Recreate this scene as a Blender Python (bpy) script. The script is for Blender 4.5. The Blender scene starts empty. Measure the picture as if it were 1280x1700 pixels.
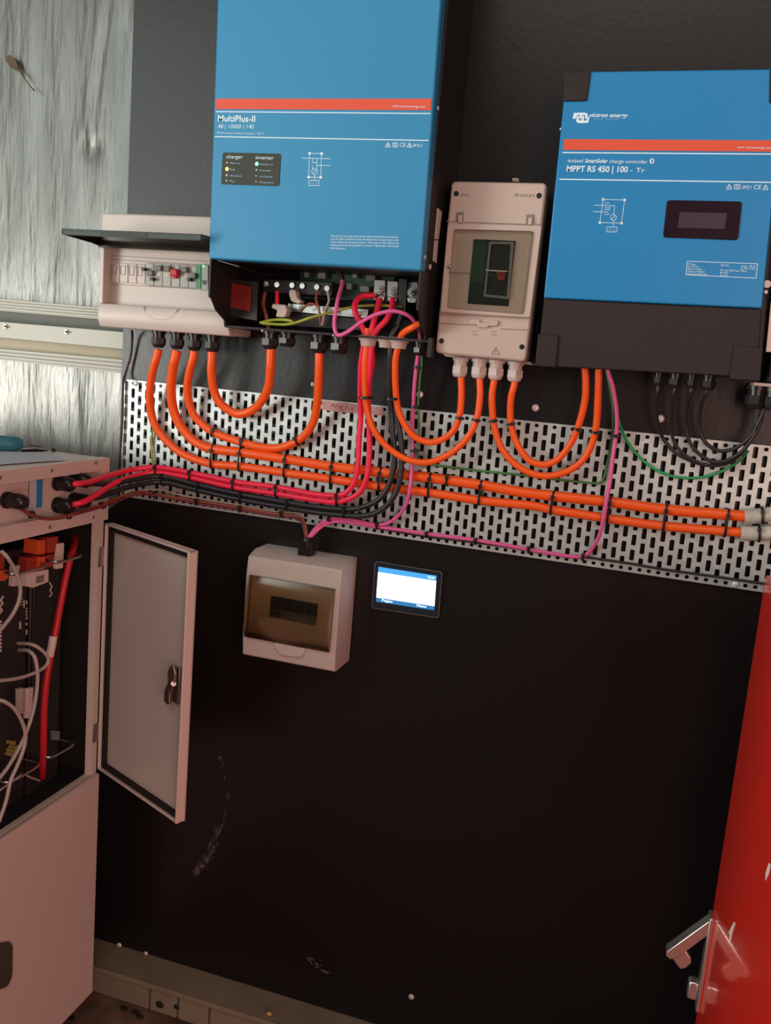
import bpy, bmesh, math, random
from mathutils import Vector, Matrix, noise
random.seed(7)
R = math.radians
SC = bpy.context.scene
COL = SC.collection

# ------------------------------------------------------------------ camera
DZ = 1.402                                   # floor is z = 0
CAM = Vector((0.807179, -1.524493, -0.027228 + DZ))
YAW, PITCH, ROLL, FPX = 0.289282, -0.162551, 0.083499, 1449.585
_f = Vector((-math.sin(YAW)*math.cos(PITCH), math.cos(YAW)*math.cos(PITCH), math.sin(PITCH)))
_r0 = Vector((math.cos(YAW), math.sin(YAW), 0)); _u0 = _r0.cross(_f)
_r = _r0*math.cos(ROLL) + _u0*math.sin(ROLL)
_u = _u0*math.cos(ROLL) - _r0*math.sin(ROLL)
cd = bpy.data.cameras.new('camera'); co = bpy.data.objects.new('camera', cd); COL.objects.link(co)
m = Matrix.Identity(4)
for i in range(3):
    m[i][0], m[i][1], m[i][2], m[i][3] = _r[i], _u[i], -_f[i], CAM[i]
co.matrix_world = m
cd.sensor_fit = 'HORIZONTAL'; cd.sensor_width = 36; cd.lens = FPX/1280*36; cd.clip_start = .02
SC.camera = co

# ------------------------------------------------------------------ light
w = bpy.data.worlds.new('world'); SC.world = w; w.use_nodes = True
bg = w.node_tree.nodes['Background']; bg.inputs[0].default_value = (.80, .80, .84, 1); bg.inputs[1].default_value = .06
def area(name, loc, target, sx, sy, col, power):
    l = bpy.data.lights.new(name, 'AREA'); l.shape = 'RECTANGLE'; l.size = sx; l.size_y = sy
    l.color = col; l.energy = power
    o = bpy.data.objects.new(name, l); COL.objects.link(o); o.location = loc
    o.rotation_euler = (Vector(target)-Vector(loc)).to_track_quat('-Z', 'Y').to_euler()
    return o
area('doorway_daylight', (-2.3, -3.3, 2.3), (0.2, 0, 1.2), 2.2, 2.4, (.88, 1.0, .95), 68)
area('low_left_fill', (-2.4, -2.5, .95), (0.9, -.4, .7), 1.1, 1.3, (1.0, .95, .88), 105)  # added low fill to brighten the red cabinet, not an opening of its own
area('red_door_bounce', (2.1, -2.8, 1.3), (0.0, 0, .9), 1.6, 1.9, (1.0, .60, .50), 62)
area('high_front_fill', (0.4, -3.1, 4.0), (0.4, 0, 1.2), 2.6, 1.2, (1.0, .90, .82), 42)  # added fill from above, set high so upright faces don't mirror it
SC.view_settings.view_transform = 'Standard'
SC.view_settings.look = 'None'; SC.view_settings.gamma = 1; SC.view_settings.use_curve_mapping = False
SC.view_settings.exposure = -0.36

# ------------------------------------------------------------------ pixel -> place on a known plane
def ray(px, py): return _f*FPX + _r*(px-640) + _u*(850-py)
def W(px, py, Y=0.0):
    d = ray(px, py); return CAM + d*((Y-CAM.y)/d.y)
def WX(px, py, X):
    d = ray(px, py); return CAM + d*((X-CAM.x)/d.x)
def WZ(px, py, Z):
    d = ray(px, py); return CAM + d*((Z-CAM.z)/d.z)
def WP(px, py, P0, n):
    d = ray(px, py); return CAM + d*((P0-CAM).dot(n)/d.dot(n))

# ------------------------------------------------------------------ materials
def mat(name, col, rough=.5, metal=0, spec=.5, noise_amt=0, noise_scale=8, bump=0, bump_scale=200, coat=0, emit=None, es=0, alpha=None, trans=0, ior=1.45, stretch=(1,1,1)):
    m = bpy.data.materials.new(name); m.use_nodes = True
    nt = m.node_tree; b = nt.nodes['Principled BSDF']
    b.inputs['Base Color'].default_value = (*col, 1); b.inputs['Roughness'].default_value = rough
    b.inputs['Metallic'].default_value = metal; b.inputs['Specular IOR Level'].default_value = spec
    b.inputs['Coat Weight'].default_value = coat; b.inputs['IOR'].default_value = ior
    if trans: b.inputs['Transmission Weight'].default_value = trans
    if alpha is not None: b.inputs['Alpha'].default_value = alpha
    if emit: b.inputs['Emission Color'].default_value = (*emit, 1); b.inputs['Emission Strength'].default_value = es
    tc = nt.nodes.new('ShaderNodeTexCoord'); mp = nt.nodes.new('ShaderNodeMapping'); mp.inputs['Scale'].default_value = stretch
    nt.links.new(tc.outputs['Object'], mp.inputs['Vector'])
    if noise_amt:
        n = nt.nodes.new('ShaderNodeTexNoise'); n.inputs['Scale'].default_value = noise_scale; n.inputs['Detail'].default_value = 5
        nt.links.new(mp.outputs[0], n.inputs['Vector'])
        mx = nt.nodes.new('ShaderNodeMix'); mx.data_type = 'RGBA'
        mx.inputs['A'].default_value = (*[c*(1-noise_amt) for c in col], 1)
        mx.inputs['B'].default_value = (*[min(1, c*(1+noise_amt)) for c in col], 1)
        nt.links.new(n.outputs['Fac'], mx.inputs['Factor']); nt.links.new(mx.outputs['Result'], b.inputs['Base Color'])
    if bump:
        n2 = nt.nodes.new('ShaderNodeTexNoise'); n2.inputs['Scale'].default_value = bump_scale; n2.inputs['Detail'].default_value = 3
        nt.links.new(mp.outputs[0], n2.inputs['Vector'])
        bp = nt.nodes.new('ShaderNodeBump'); bp.inputs['Strength'].default_value = bump; bp.inputs['Distance'].default_value = .002
        nt.links.new(n2.outputs['Fac'], bp.inputs['Height']); nt.links.new(bp.outputs[0], b.inputs['Normal'])
    return m
M = {}
def d(n, *a, **k): M[n] = mat(n, *a, **k)
d('inverter_blue', (.026, .245, .470), .42, noise_amt=.04, noise_scale=5, bump=.04, bump_scale=500)
d('controller_blue', (.010, .215, .490), .42, noise_amt=.04, noise_scale=5, bump=.04, bump_scale=500)
d('band_red', (.66, .085, .040), .5, noise_amt=.06)
d('print_white', (.66, .86, .95), .6)
d('print_pale', (.30, .55, .72), .6)
d('print_grey', (.20, .17, .16), .6)
d('case_black', (.014, .012, .013), .5, noise_amt=.15, bump=.1, bump_scale=700)
d('cap_black', (.022, .017, .018), .65, spec=.35, noise_amt=.1, bump=.1, bump_scale=700)
d('void_black', (.004, .004, .004), .8, noise_amt=.1)
d('board_pcb', (.006, .040, .022), .6, noise_amt=.5, noise_scale=60)
d('white_plastic', (.53, .485, .445), .38, noise_amt=.03, noise_scale=3)
d('grey_plastic', (.47, .395, .345), .42, noise_amt=.04, noise_scale=4)
d('gland_white', (.52, .45, .42), .45, noise_amt=.06)
d('gland_black', (.012, .011, .012), .32, noise_amt=.2)
d('orange_cable', (.86, .105, .012), .36, noise_amt=.07, noise_scale=20)
d('red_cable', (.82, .022, .072), .36, noise_amt=.08, noise_scale=20)
d('dark_red_cable', (.50, .012, .02), .4, noise_amt=.08)
d('black_cable', (.020, .022, .024), .35, noise_amt=.2)
d('thin_black', (.022, .018, .018), .35, noise_amt=.2)
d('pink_cable', (.70, .12, .34), .4, noise_amt=.08)
d('green_cable', (.02, .30, .10), .4, noise_amt=.1)
d('yellowgreen_cable', (.30, .34, .04), .4, noise_amt=.5, noise_scale=40)
d('dull_green', (.055, .19, .05), .4, noise_amt=.2)
d('brown_cable', (.24, .065, .030), .45, noise_amt=.25, noise_scale=25)
d('maroon_cable', (.16, .030, .055), .4, noise_amt=.2)
d('grey_cable', (.42, .37, .34), .45, noise_amt=.08)
d('tie_black', (.008, .008, .009), .4, noise_amt=.2)
d('steel', (.55, .54, .52), .28, 1, noise_amt=.1, noise_scale=30)
d('dull_steel', (.40, .38, .36), .4, 1, noise_amt=.15, noise_scale=20)
d('screw_white', (.72, .70, .66), .4, .3, noise_amt=.1, noise_scale=200)
d('conduit', (.60, .58, .52), .55, noise_amt=.08)
d('cabinet_white', (.62, .53, .485), .42, noise_amt=.03, noise_scale=3, bump=.05, bump_scale=600)
d('gasket', (.008, .007, .006), .8, noise_amt=.2)
d('connector_orange', (.62, .085, .02), .5, noise_amt=.1)
d('connector_red', (.33, .035, .02), .5, noise_amt=.1)
d('tag_white', (.62, .55, .52), .6, noise_amt=.06)
d('paper', (.52, .56, .62), .7, noise_amt=.12, noise_scale=30)
d('teal', (.035, .19, .24), .45, noise_amt=.15, noise_scale=30)
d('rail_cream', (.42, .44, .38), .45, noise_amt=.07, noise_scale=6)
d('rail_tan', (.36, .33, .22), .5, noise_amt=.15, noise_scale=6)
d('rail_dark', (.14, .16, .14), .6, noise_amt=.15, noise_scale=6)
d('rubber_white', (.50, .42, .38), .6, noise_amt=.08)
d('led_off', (.45, .48, .42), .4)
d('led_amber', (1, .5, .05), .4, emit=(1, .50, .08), es=5)
d('led_green', (.1, 1, .3), .4, emit=(.15, 1, .38), es=4)
d('panel_olive', (.040, .050, .040), .5, spec=.3, noise_amt=.08)
d('lcd_frame', (.016, .007, .014), .35, spec=.15, noise_amt=.1)
d('lcd_dark', (.055, .038, .058), .3, spec=.3, noise_amt=.1)
d('breaker_grey', (.36, .40, .37), .45, noise_amt=.12, noise_scale=60)
d('breaker_black', (.012, .016, .014), .35, noise_amt=.2)
d('lever_red', (.45, .02, .015), .45)
d('lever_grey', (.15, .16, .15), .45)
d('label_red', (.20, .012, .010), .6, noise_amt=.25, noise_scale=60)
d('label_pink', (.42, .25, .25), .6, noise_amt=.25, noise_scale=40)
d('label_ink', (.38, .08, .10), .6)
d('brass', (.55, .40, .12), .4, .6, noise_amt=.2)
d('dried_brown', (.10, .075, .04), .8, noise_amt=.5, noise_scale=40)
d('scuff', (.16, .15, .15), .7, noise_amt=.3, noise_scale=60)
d('screen_frame', (.020, .030, .042), .15, noise_amt=.1)
d('screen_lit', (.9, .95, 1), .3, emit=(.88, .95, 1), es=2.6)
d('screen_header', (.05, .35, .8), .3, emit=(.08, .42, .90), es=.9)
d('screen_footer', (.03, .15, .35), .3, emit=(.03, .22, .55), es=.9)
d('handle_chrome', (.72, .68, .64), .25, .9, noise_amt=.05)
# clear and smoked covers
def cover_mat(name, tint, rough, k):
    m = bpy.data.materials.new(name); m.use_nodes = True; nt = m.node_tree; nt.nodes.clear(); M[name] = m
    o = nt.nodes.new('ShaderNodeOutputMaterial'); t = nt.nodes.new('ShaderNodeBsdfTransparent'); g = nt.nodes.new('ShaderNodeBsdfGlossy')
    t.inputs[0].default_value = (*tint, 1); g.inputs['Roughness'].default_value = rough
    f = nt.nodes.new('ShaderNodeFresnel'); f.inputs[0].default_value = 1.5
    q = nt.nodes.new('ShaderNodeMath'); q.operation = 'MULTIPLY'; q.inputs[1].default_value = k; nt.links.new(f.outputs[0], q.inputs[0])
    mx = nt.nodes.new('ShaderNodeMixShader'); nt.links.new(q.outputs[0], mx.inputs[0]); nt.links.new(t.outputs[0], mx.inputs[1]); nt.links.new(g.outputs[0], mx.inputs[2])
    nt.links.new(mx.outputs[0], o.inputs['Surface'])
cover_mat('clear_cover', (.92, .93, .90), .10, .7)
cover_mat('smoked_cover', (.80, .72, .58), .14, 1.8)
cover_mat('smoked_lid', (.30, .29, .24), .14, 1.0)

def nodes_mat(name):
    m = bpy.data.materials.new(name); m.use_nodes = True; M[name] = m
    return m, m.node_tree, m.node_tree.nodes['Principled BSDF']
# film-faced plywood board, dark and slightly glossy, with scuffs
m_, nt, b = nodes_mat('ply_board')
tc = nt.nodes.new('ShaderNodeTexCoord')
n1 = nt.nodes.new('ShaderNodeTexNoise'); n1.inputs['Scale'].default_value = 2.2; n1.inputs['Detail'].default_value = 8
nt.links.new(tc.outputs['Object'], n1.inputs['Vector'])
cr = nt.nodes.new('ShaderNodeValToRGB'); cr.color_ramp.elements[0].color = (.0050, .0040, .0042, 1); cr.color_ramp.elements[1].color = (.0095, .0078, .0078, 1)
nt.links.new(n1.outputs['Fac'], cr.inputs['Fac']); nt.links.new(cr.outputs['Color'], b.inputs['Base Color'])
b.inputs['Roughness'].default_value = .34; b.inputs['Specular IOR Level'].default_value = .46
n2 = nt.nodes.new('ShaderNodeTexNoise'); n2.inputs['Scale'].default_value = 90
nt.links.new(tc.outputs['Object'], n2.inputs['Vector'])
bp = nt.nodes.new('ShaderNodeBump'); bp.inputs['Strength'].default_value = .12; bp.inputs['Distance'].default_value = .002
nt.links.new(n2.outputs['Fac'], bp.inputs['Height']); nt.links.new(bp.outputs[0], b.inputs['Normal'])
# foil insulation
m_, nt, b = nodes_mat('foil')
tc = nt.nodes.new('ShaderNodeTexCoord'); mp = nt.nodes.new('ShaderNodeMapping'); mp.inputs['Scale'].default_value = (9, 9, 1.3)
nt.links.new(tc.outputs['Object'], mp.inputs['Vector'])
n1 = nt.nodes.new('ShaderNodeTexNoise'); n1.inputs['Scale'].default_value = 3.0; n1.inputs['Detail'].default_value = 6
nt.links.new(mp.outputs[0], n1.inputs['Vector'])
cr = nt.nodes.new('ShaderNodeValToRGB')
cr.color_ramp.elements[0].position = .3; cr.color_ramp.elements[0].color = (.115, .12, .11, 1)
cr.color_ramp.elements[1].position = .72; cr.color_ramp.elements[1].color = (.20, .205, .19, 1)
nt.links.new(n1.outputs['Fac'], cr.inputs['Fac']); nt.links.new(cr.outputs['Color'], b.inputs['Base Color'])
b.inputs['Metallic'].default_value = .40; b.inputs['Roughness'].default_value = .30
n2 = nt.nodes.new('ShaderNodeTexNoise'); n2.inputs['Scale'].default_value = 7; n2.inputs['Detail'].default_value = 5
nt.links.new(mp.outputs[0], n2.inputs['Vector'])
bp = nt.nodes.new('ShaderNodeBump'); bp.inputs['Strength'].default_value = .6; bp.inputs['Distance'].default_value = .004
nt.links.new(n2.outputs['Fac'], bp.inputs['Height']); nt.links.new(bp.outputs[0], b.inputs['Normal'])
# galvanised sheet
m_, nt, b = nodes_mat('galvanised')
tc = nt.nodes.new('ShaderNodeTexCoord')
v = nt.nodes.new('ShaderNodeTexVoronoi'); v.inputs['Scale'].default_value = 60
nt.links.new(tc.outputs['Object'], v.inputs['Vector'])
cr = nt.nodes.new('ShaderNodeValToRGB'); cr.color_ramp.elements[0].color = (.47, .53, .52, 1); cr.color_ramp.elements[1].color = (.60, .67, .65, 1)
nt.links.new(v.outputs['Color'], cr.inputs['Fac']); nt.links.new(cr.outputs['Color'], b.inputs['Base Color'])
b.inputs['Metallic'].default_value = .45; b.inputs['Roughness'].default_value = .42
# gloss red paint
m_, nt, b = nodes_mat('red_paint')
b.inputs['Base Color'].default_value = (.93, .028, .016, 1); b.inputs['Roughness'].default_value = .22
b.inputs['Coat Weight'].default_value = .8; b.inputs['Coat Roughness'].default_value = .06
tc = nt.nodes.new('ShaderNodeTexCoord'); n2 = nt.nodes.new('ShaderNodeTexNoise'); n2.inputs['Scale'].default_value = 160
nt.links.new(tc.outputs['Object'], n2.inputs['Vector'])
bp = nt.nodes.new('ShaderNodeBump'); bp.inputs['Strength'].default_value = .03; bp.inputs['Distance'].default_value = .001
nt.links.new(n2.outputs['Fac'], bp.inputs['Height']); nt.links.new(bp.outputs[0], b.inputs['Normal'])
# floor
m_, nt, b = nodes_mat('floor_dirt')
tc = nt.nodes.new('ShaderNodeTexCoord'); n1 = nt.nodes.new('ShaderNodeTexNoise'); n1.inputs['Scale'].default_value = 14; n1.inputs['Detail'].default_value = 8
nt.links.new(tc.outputs['Object'], n1.inputs['Vector'])
cr = nt.nodes.new('ShaderNodeValToRGB'); cr.color_ramp.elements[0].position = .35; cr.color_ramp.elements[0].color = (.05, .032, .02, 1)
cr.color_ramp.elements[1].position = .7; cr.color_ramp.elements[1].color = (.20, .13, .085, 1)
nt.links.new(n1.outputs['Fac'], cr.inputs['Fac']); nt.links.new(cr.outputs['Color'], b.inputs['Base Color']); b.inputs['Roughness'].default_value = .7
bp = nt.nodes.new('ShaderNodeBump'); bp.inputs['Strength'].default_value = .4; bp.inputs['Distance'].default_value = .004
nt.links.new(n1.outputs['Fac'], bp.inputs['Height']); nt.links.new(bp.outputs[0], b.inputs['Normal'])
d('sill_beige', (.20, .175, .125), .5, noise_amt=.35, noise_scale=9, bump=.2, bump_scale=60)
d('shed_panel', (.30, .30, .28), .7, noise_amt=.1)

# ------------------------------------------------------------------ mesh building
class MB:
    def __init__(s): s.v = []; s.f = []
    def add(s, vs, fs):
        o = len(s.v); s.v += [Vector(v) for v in vs]; s.f += [tuple(i+o for i in f) for f in fs]; return s
    def box(s, x0, x1, y0, y1, z0, z1):
        x0, x1 = sorted((x0, x1)); y0, y1 = sorted((y0, y1)); z0, z1 = sorted((z0, z1))
        return s.add([(x, y, z) for x in (x0, x1) for y in (y0, y1) for z in (z0, z1)],
                     [(0,1,3,2), (4,6,7,5), (0,4,5,1), (2,3,7,6), (0,2,6,4), (1,5,7,3)])
    def prism(s, pts, dv):                    # pts: closed loop of world points, extruded along dv
        dv = Vector(dv); n = len(pts); a = [Vector(p) for p in pts]; b = [p+dv for p in a]
        return s.add(a+b, [tuple(range(n)), tuple(range(2*n-1, n-1, -1))] + [(i, n+i, n+(i+1) % n, (i+1) % n) for i in range(n)])
    def pp(s, pxs, Y, dep):                   # outline on the plane y = Y, going back by dep
        return s.prism([W(x, y, Y) for x, y in pxs], (0, dep, 0))
    def cyl(s, p0, p1, r0, r1=None, n=16, ph=0):
        p0, p1 = Vector(p0), Vector(p1); r1 = r0 if r1 is None else r1
        ax = (p1-p0).normalized(); a = ax.orthogonal().normalized(); b = ax.cross(a)
        ring = lambda p, r: [p + (a*math.cos(ph+2*math.pi*i/n) + b*math.sin(ph+2*math.pi*i/n))*r for i in range(n)]
        return s.add(ring(p0, r0)+ring(p1, r1), [tuple(range(n-1, -1, -1)), tuple(range(n, 2*n))] + [(i, (i+1) % n, n+(i+1) % n, n+i) for i in range(n)])
    def tube(s, pts, r, n=10, caps=True):
        pts = [Vector(p) for p in pts]; N = len(pts); rs = r if isinstance(r, list) else [r]*N
        T = [((pts[min(i+1, N-1)]-pts[max(i-1, 0)]).normalized()) for i in range(N)]
        a = T[0].orthogonal().normalized(); vs = []; fs = []
        for i in range(N):
            a = (a - T[i]*a.dot(T[i])).normalized(); b = T[i].cross(a)
            vs += [pts[i] + (a*math.cos(2*math.pi*k/n)+b*math.sin(2*math.pi*k/n))*rs[i] for k in range(n)]
        for i in range(N-1):
            for k in range(n):
                fs.append((i*n+k, i*n+(k+1) % n, (i+1)*n+(k+1) % n, (i+1)*n+k))
        if caps: fs += [tuple(range(n-1, -1, -1)), tuple(range((N-1)*n, N*n))]
        return s.add(vs, fs)
    def ball(s, c, r, n=10, sq=(1,1,1)):
        c = Vector(c); vs = [c+Vector((0,0,r*sq[2]))]; fs = []; m = n//2
        for j in range(1, m):
            t = math.pi*j/m
            for i in range(n): vs.append(c+Vector((r*sq[0]*math.sin(t)*math.cos(2*math.pi*i/n), r*sq[1]*math.sin(t)*math.sin(2*math.pi*i/n), r*sq[2]*math.cos(t))))
        vs.append(c-Vector((0,0,r*sq[2]))); L = len(vs)-1
        for i in range(n):
            fs.append((0, 1+i, 1+(i+1) % n)); fs.append((L, 1+(m-2)*n+(i+1) % n, 1+(m-2)*n+i))
            for j in range(m-2): fs.append((1+j*n+i, 1+(j+1)*n+i, 1+(j+1)*n+(i+1) % n, 1+j*n+(i+1) % n))
        return s.add(vs, fs)
    def mesh(s, name, off=Vector((0,0,0)), ang=35):
        me = bpy.data.meshes.new(name); me.from_pydata([tuple(v-off) for v in s.v], [], s.f)
        bm = bmesh.new(); bm.from_mesh(me); bmesh.ops.recalc_face_normals(bm, faces=bm.faces); bm.to_mesh(me); bm.free()
        me.shade_smooth(); me.set_sharp_from_angle(angle=R(ang)); return me
    def center(s):
        lo = Vector([min(v[i] for v in s.v) for i in range(3)]); hi = Vector([max(v[i] for v in s.v) for i in range(3)]); return (lo+hi)/2

def bev(o, w, seg=2):
    if w:
        md = o.modifiers.new('bevel', 'BEVEL'); md.width = w; md.segments = seg; md.limit_method = 'ANGLE'; md.angle_limit = R(40)
    return o
def thing(name, label, cat, loc, group=None):
    o = bpy.data.objects.new(name, None); COL.objects.link(o); o.location = loc; o.empty_display_size = .02
    o['label'] = label; o['category'] = cat
    if group: o['group'] = group
    return o
def part(name, mb, mt, parent, label=None, bevel=0, kind=None, ang=35, me=None):
    o = bpy.data.objects.new(name, me or mb.mesh(name, ang=ang)); COL.objects.link(o)
    if not o.data.materials: o.data.materials.append(M[mt])
    o.parent = parent
    if parent.parent is None: o.matrix_parent_inverse = Matrix.Translation(-Vector(parent.location))
    if label: o['label'] = label
    if kind: o['kind'] = kind
    return bev(o, bevel)
def solo(name, mb, mt, label=None, cat=None, group=None, bevel=0, kind=None, ang=35):
    c = mb.center(); o = bpy.data.objects.new(name, mb.mesh(name, c, ang)); COL.objects.link(o); o.location = c
    o.data.materials.append(M[mt])
    if label: o['label'] = label
    if cat: o['category'] = cat
    if group: o['group'] = group
    if kind: o['kind'] = kind
    return bev(o, bevel)
def copy_part(src, loc, parent, rot=None, scale=None, label=None):
    o = src.copy(); COL.objects.link(o); o.parent = parent
    o.matrix_parent_inverse = Matrix.Translation(-Vector(parent.location)) if parent.parent is None else Matrix.Identity(4)
    o.location = loc
    if rot: o.rotation_euler = rot
    if scale: o.scale = scale
    if label: o['label'] = label
    return o
def rpoly(pts, r, n=5):                       # round the corners of a pixel outline
    out = []; N = len(pts)
    for i in range(N):
        p = Vector(pts[i]); a = Vector(pts[i-1])-p; b = Vector(pts[(i+1) % N])-p
        rr = min(r, a.length*.45, b.length*.45); a = p+a.normalized()*rr; b = p+b.normalized()*rr
        for k in range(n+1):
            t = k/n; out.append(tuple(a*(1-t)**2+p*2*t*(1-t)+b*t*t))
    return out
def spline(pts, step=6):
    P = [Vector(p) for p in pts]; P = [P[0]*2-P[1]]+P+[P[-1]*2-P[-2]]; out = []
    for i in range(1, len(P)-2):
        for k in range(step):
            t = k/step; a, b, c, e = P[i-1], P[i], P[i+1], P[i+2]
            out.append(.5*((2*b)+(c-a)*t+(2*a-5*b+4*c-e)*t*t+(3*b-a-3*c+e)*t**3))
    out.append(P[-2]); return out
def lerp_px(pts):                             # (px, py, Y) -> world
    return [W(x, y, Y) for x, y, Y in pts]

def text_mesh(s, bold=0, shear=0):
    cu = bpy.data.curves.new('text', 'FONT'); cu.body = s; cu.size = 1; cu.offset = bold; cu.shear = shear; cu.resolution_u = 3
    o = bpy.data.objects.new('text', cu); COL.objects.link(o); bpy.context.view_layer.update()
    me = bpy.data.meshes.new_from_object(o.evaluated_get(bpy.context.evaluated_depsgraph_get()))
    bpy.data.objects.remove(o); return me
def text(s, p0, p1, h, mt, parent, normal=(0,-1,0), up=(0,0,1), bold=0, shear=0, name='lettering', thick=.0004):
    # baseline from world point p0 to p1, capitals of height h (metres)
    me = text_mesh(s, bold, shear); xs = [v.co.x for v in me.vertices]
    x0, x1 = min(xs), max(xs); p0 = Vector(p0); p1 = Vector(p1); ax = (p1-p0); n = Vector(normal); up = Vector(up)
    for v in me.vertices:
        v.co = p0 + ax*((v.co.x-x0)/(x1-x0)) + up*(v.co.y/.70*h) + n*thick
    me.name = name
    return part(name, None, mt, parent, me=me)
def ftext(s, a, b, hpx, Y, mt, parent, **k):  # baseline between two pixels on the plane y = Y
    p0, p1 = W(*a, Y), W(*b, Y); h = (W(a[0], a[1]-hpx, Y)-p0).length
    return text(s, p0, p1, h, mt, parent, **k)
def decal(mb, pxs, Y, off=.0006): return mb.pp(pxs, Y-off, off*.8)
def pline(mb, a, b, wpx, Y, off=.0006):
    a, b = Vector(a), Vector(b); n = Vector((-(b-a).y, (b-a).x)).normalized()*wpx/2
    return decal(mb, [tuple(a+n), tuple(b+n), tuple(b-n), tuple(a-n)], Y, off)
def lerp(a, b, t): return tuple(x+(y-x)*t for x, y in zip(a, b))

# ================================================================== THE SETTING
solo('floor', MB().box(-2.6, 3.0, -5.0, .12, -.05, 0), 'floor_dirt', kind='structure')
# foil lined shed wall: a wrinkled sheet
def foil_wall():
    mb = MB(); nx, nz = 150, 170; x0, x1, z0, z1 = -1.6, -.02, 0, 2.9
    cre = [(.0, .0)]
    bub = W(150, 248, .075)
    vs = []
    for j in range(nz+1):
        for i in range(nx+1):
            x = x0+(x1-x0)*i/nx; z = z0+(z1-z0)*j/nz
            h = noise.noise((x*9, z*1.1, 3))*.006+noise.noise((x*28, z*2.6, 7))*.0022+noise.noise((x*60, z*12, 1))*.0006
            # long slanted folds rising from the bubble
            for dx, sl, wd, am in ((.006, .155, .006, .004), (-.020, .135, .007, .005), (.030, .17, .005, .003), (.016, .15, .004, .0025)):
                if z > bub.z-.02:
                    xc = bub.x+dx+(z-bub.z)*sl; q = (x-xc)/wd
                    h += am*.8*math.exp(-q*q)*min(1, (z-bub.z+.02)/.05)
            q = ((x-bub.x)/.02)**2+((z-bub.z)/.018)**2
            h -= .007*math.exp(-q)
            vs.append((x, .078-h, z))
    fs = [(j*(nx+1)+i, j*(nx+1)+i+1, (j+1)*(nx+1)+i+1, (j+1)*(nx+1)+i) for j in range(nz) for i in range(nx)]
    mb.add(vs, fs); return mb
solo('wall_back', foil_wall(), 'foil', kind='structure', ang=180)
solo('wall_back', MB().box(-1.6, 3.0, .09, .11, 0, 2.9), 'shed_panel', kind='structure')

# horizontal wall rails (folded steel girts), in front of the foil and ending at the board
YR = .02
def rail_part(name, pts, mt, y0, dep, parent=None):
    # pts: left-top, right-top, right-bottom, left-bottom pixels, run on to the left out of frame
    lt, rt, rb, lb = [W(*p, y0) for p in pts]
    k = 5.0
    lt2 = rt+(lt-rt)*k; lb2 = rb+(lb-rb)*k
    return MB().prism([lt2, rt, rb, lb2], (0, dep, 0))
t = bpy.data.objects.new('trim_1', None); COL.objects.link(t); t.location = W(100, 515, .03); t['kind'] = 'structure'
for i in range(4):                                   # rolled ribs of the upper flange
    a, b_ = i/4, (i+.72)/4
    L = lambda q: (0, 496+20*q); Rr = lambda q: (200, 513.5+19*q)
    part('rib', rail_part('rib', [L(a), Rr(a), Rr(b_), L(b_)], None, .012, .02), 'rail_cream', t, bevel=.0008)
part('flange', rail_part('f', [(0, 496), (200, 513.5), (200, 533), (0, 516)], None, .016, .03), 'rail_cream', t)
part('recess', rail_part('r', [(0, 514), (208, 533), (206, 553), (0, 536)], None, .045, .02), 'rail_dark', t)  # darker tone paints in the shade of the recess
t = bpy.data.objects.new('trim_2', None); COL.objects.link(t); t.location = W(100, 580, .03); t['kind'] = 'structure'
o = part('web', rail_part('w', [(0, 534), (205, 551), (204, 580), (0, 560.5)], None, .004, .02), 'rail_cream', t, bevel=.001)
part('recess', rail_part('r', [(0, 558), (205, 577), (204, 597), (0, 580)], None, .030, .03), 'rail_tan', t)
for i in range(3):
    a, b_ = i/3, (i+.74)/3
    L = lambda q: (0, 579+17*q); Rr = lambda q: (203.5, 597+20*q)
    part('rib', rail_part('rib', [L(a), Rr(a), Rr(b_), L(b_)], None, .010, .02), 'rail_cream', t, bevel=.0008)
part('flange', rail_part('f', [(0, 579), (203.5, 597), (203, 620), (0, 597)], None, .015, .03), 'rail_cream', t)
for px, py in ((10, 542), (111, 551)):
    mb = MB(); p = W(px, py, .004); mb.cyl(p, p+Vector((0, -.003, 0)), .0055, .0045, 8).cyl(p+Vector((0,-.003,0)), p+Vector((.004, -.010, -.001)), .0028, .001, 6)
    part('screw', mb, 'dull_steel', t)

# dark plywood board carrying the equipment
BX = -.212
bd = thing('backing_board', 'large black film-faced plywood board carrying all the electrical equipment', 'board', (0.9, 0, 0.07))
mb = MB().prism([Vector((-.2165, 0, 2.9)), Vector((3.0, 0, 2.9)), Vector((3.0, 0, .073)), Vector((-.26, 0, .073)), Vector((-.255, 0, 1.03)), Vector((-.2165, 0, 1.06))], (0, .018, 0))
part('panel', mb, 'ply_board', bd)
for px, py, r_ in ((215, 607, .005), (519, 638, .0045), (697, 655, .0065), (889, 677, .0065), (1097, 695, .0065), (198, 1569, .006), (683, 1655, .006), (242, 1583, .005)):
    p = W(px, py, 0); mb = MB().ball(p, r_, 12, (1, .45, 1)).cyl(p, p+Vector((0, -r_*.52, 0)), r_*.32, r_*.3, 6)
    part('screw', mb, 'screw_white', bd, label='pale screw head')
def scuff(pts, wpx):
    mb = MB(); rnd = random.Random(3)
    for i in range(len(pts)-1):
        a, b_ = Vector(pts[i][:2]), Vector(pts[i+1][:2]); ww = pts[i][2]
        for k in range(pts[i][3]):
            tt = rnd.random(); c = a.lerp(b_, tt)+Vector((rnd.gauss(0, ww), rnd.gauss(0, 1.5)))
            dv = (b_-a).normalized()*rnd.uniform(1.5, 5); n = Vector((-dv.y, dv.x)).normalized()*rnd.uniform(.2, .7)
            mb.pp([tuple(c-dv), tuple(c-n), tuple(c+dv), tuple(c+n)], -.0003, .0002)
    return mb
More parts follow.
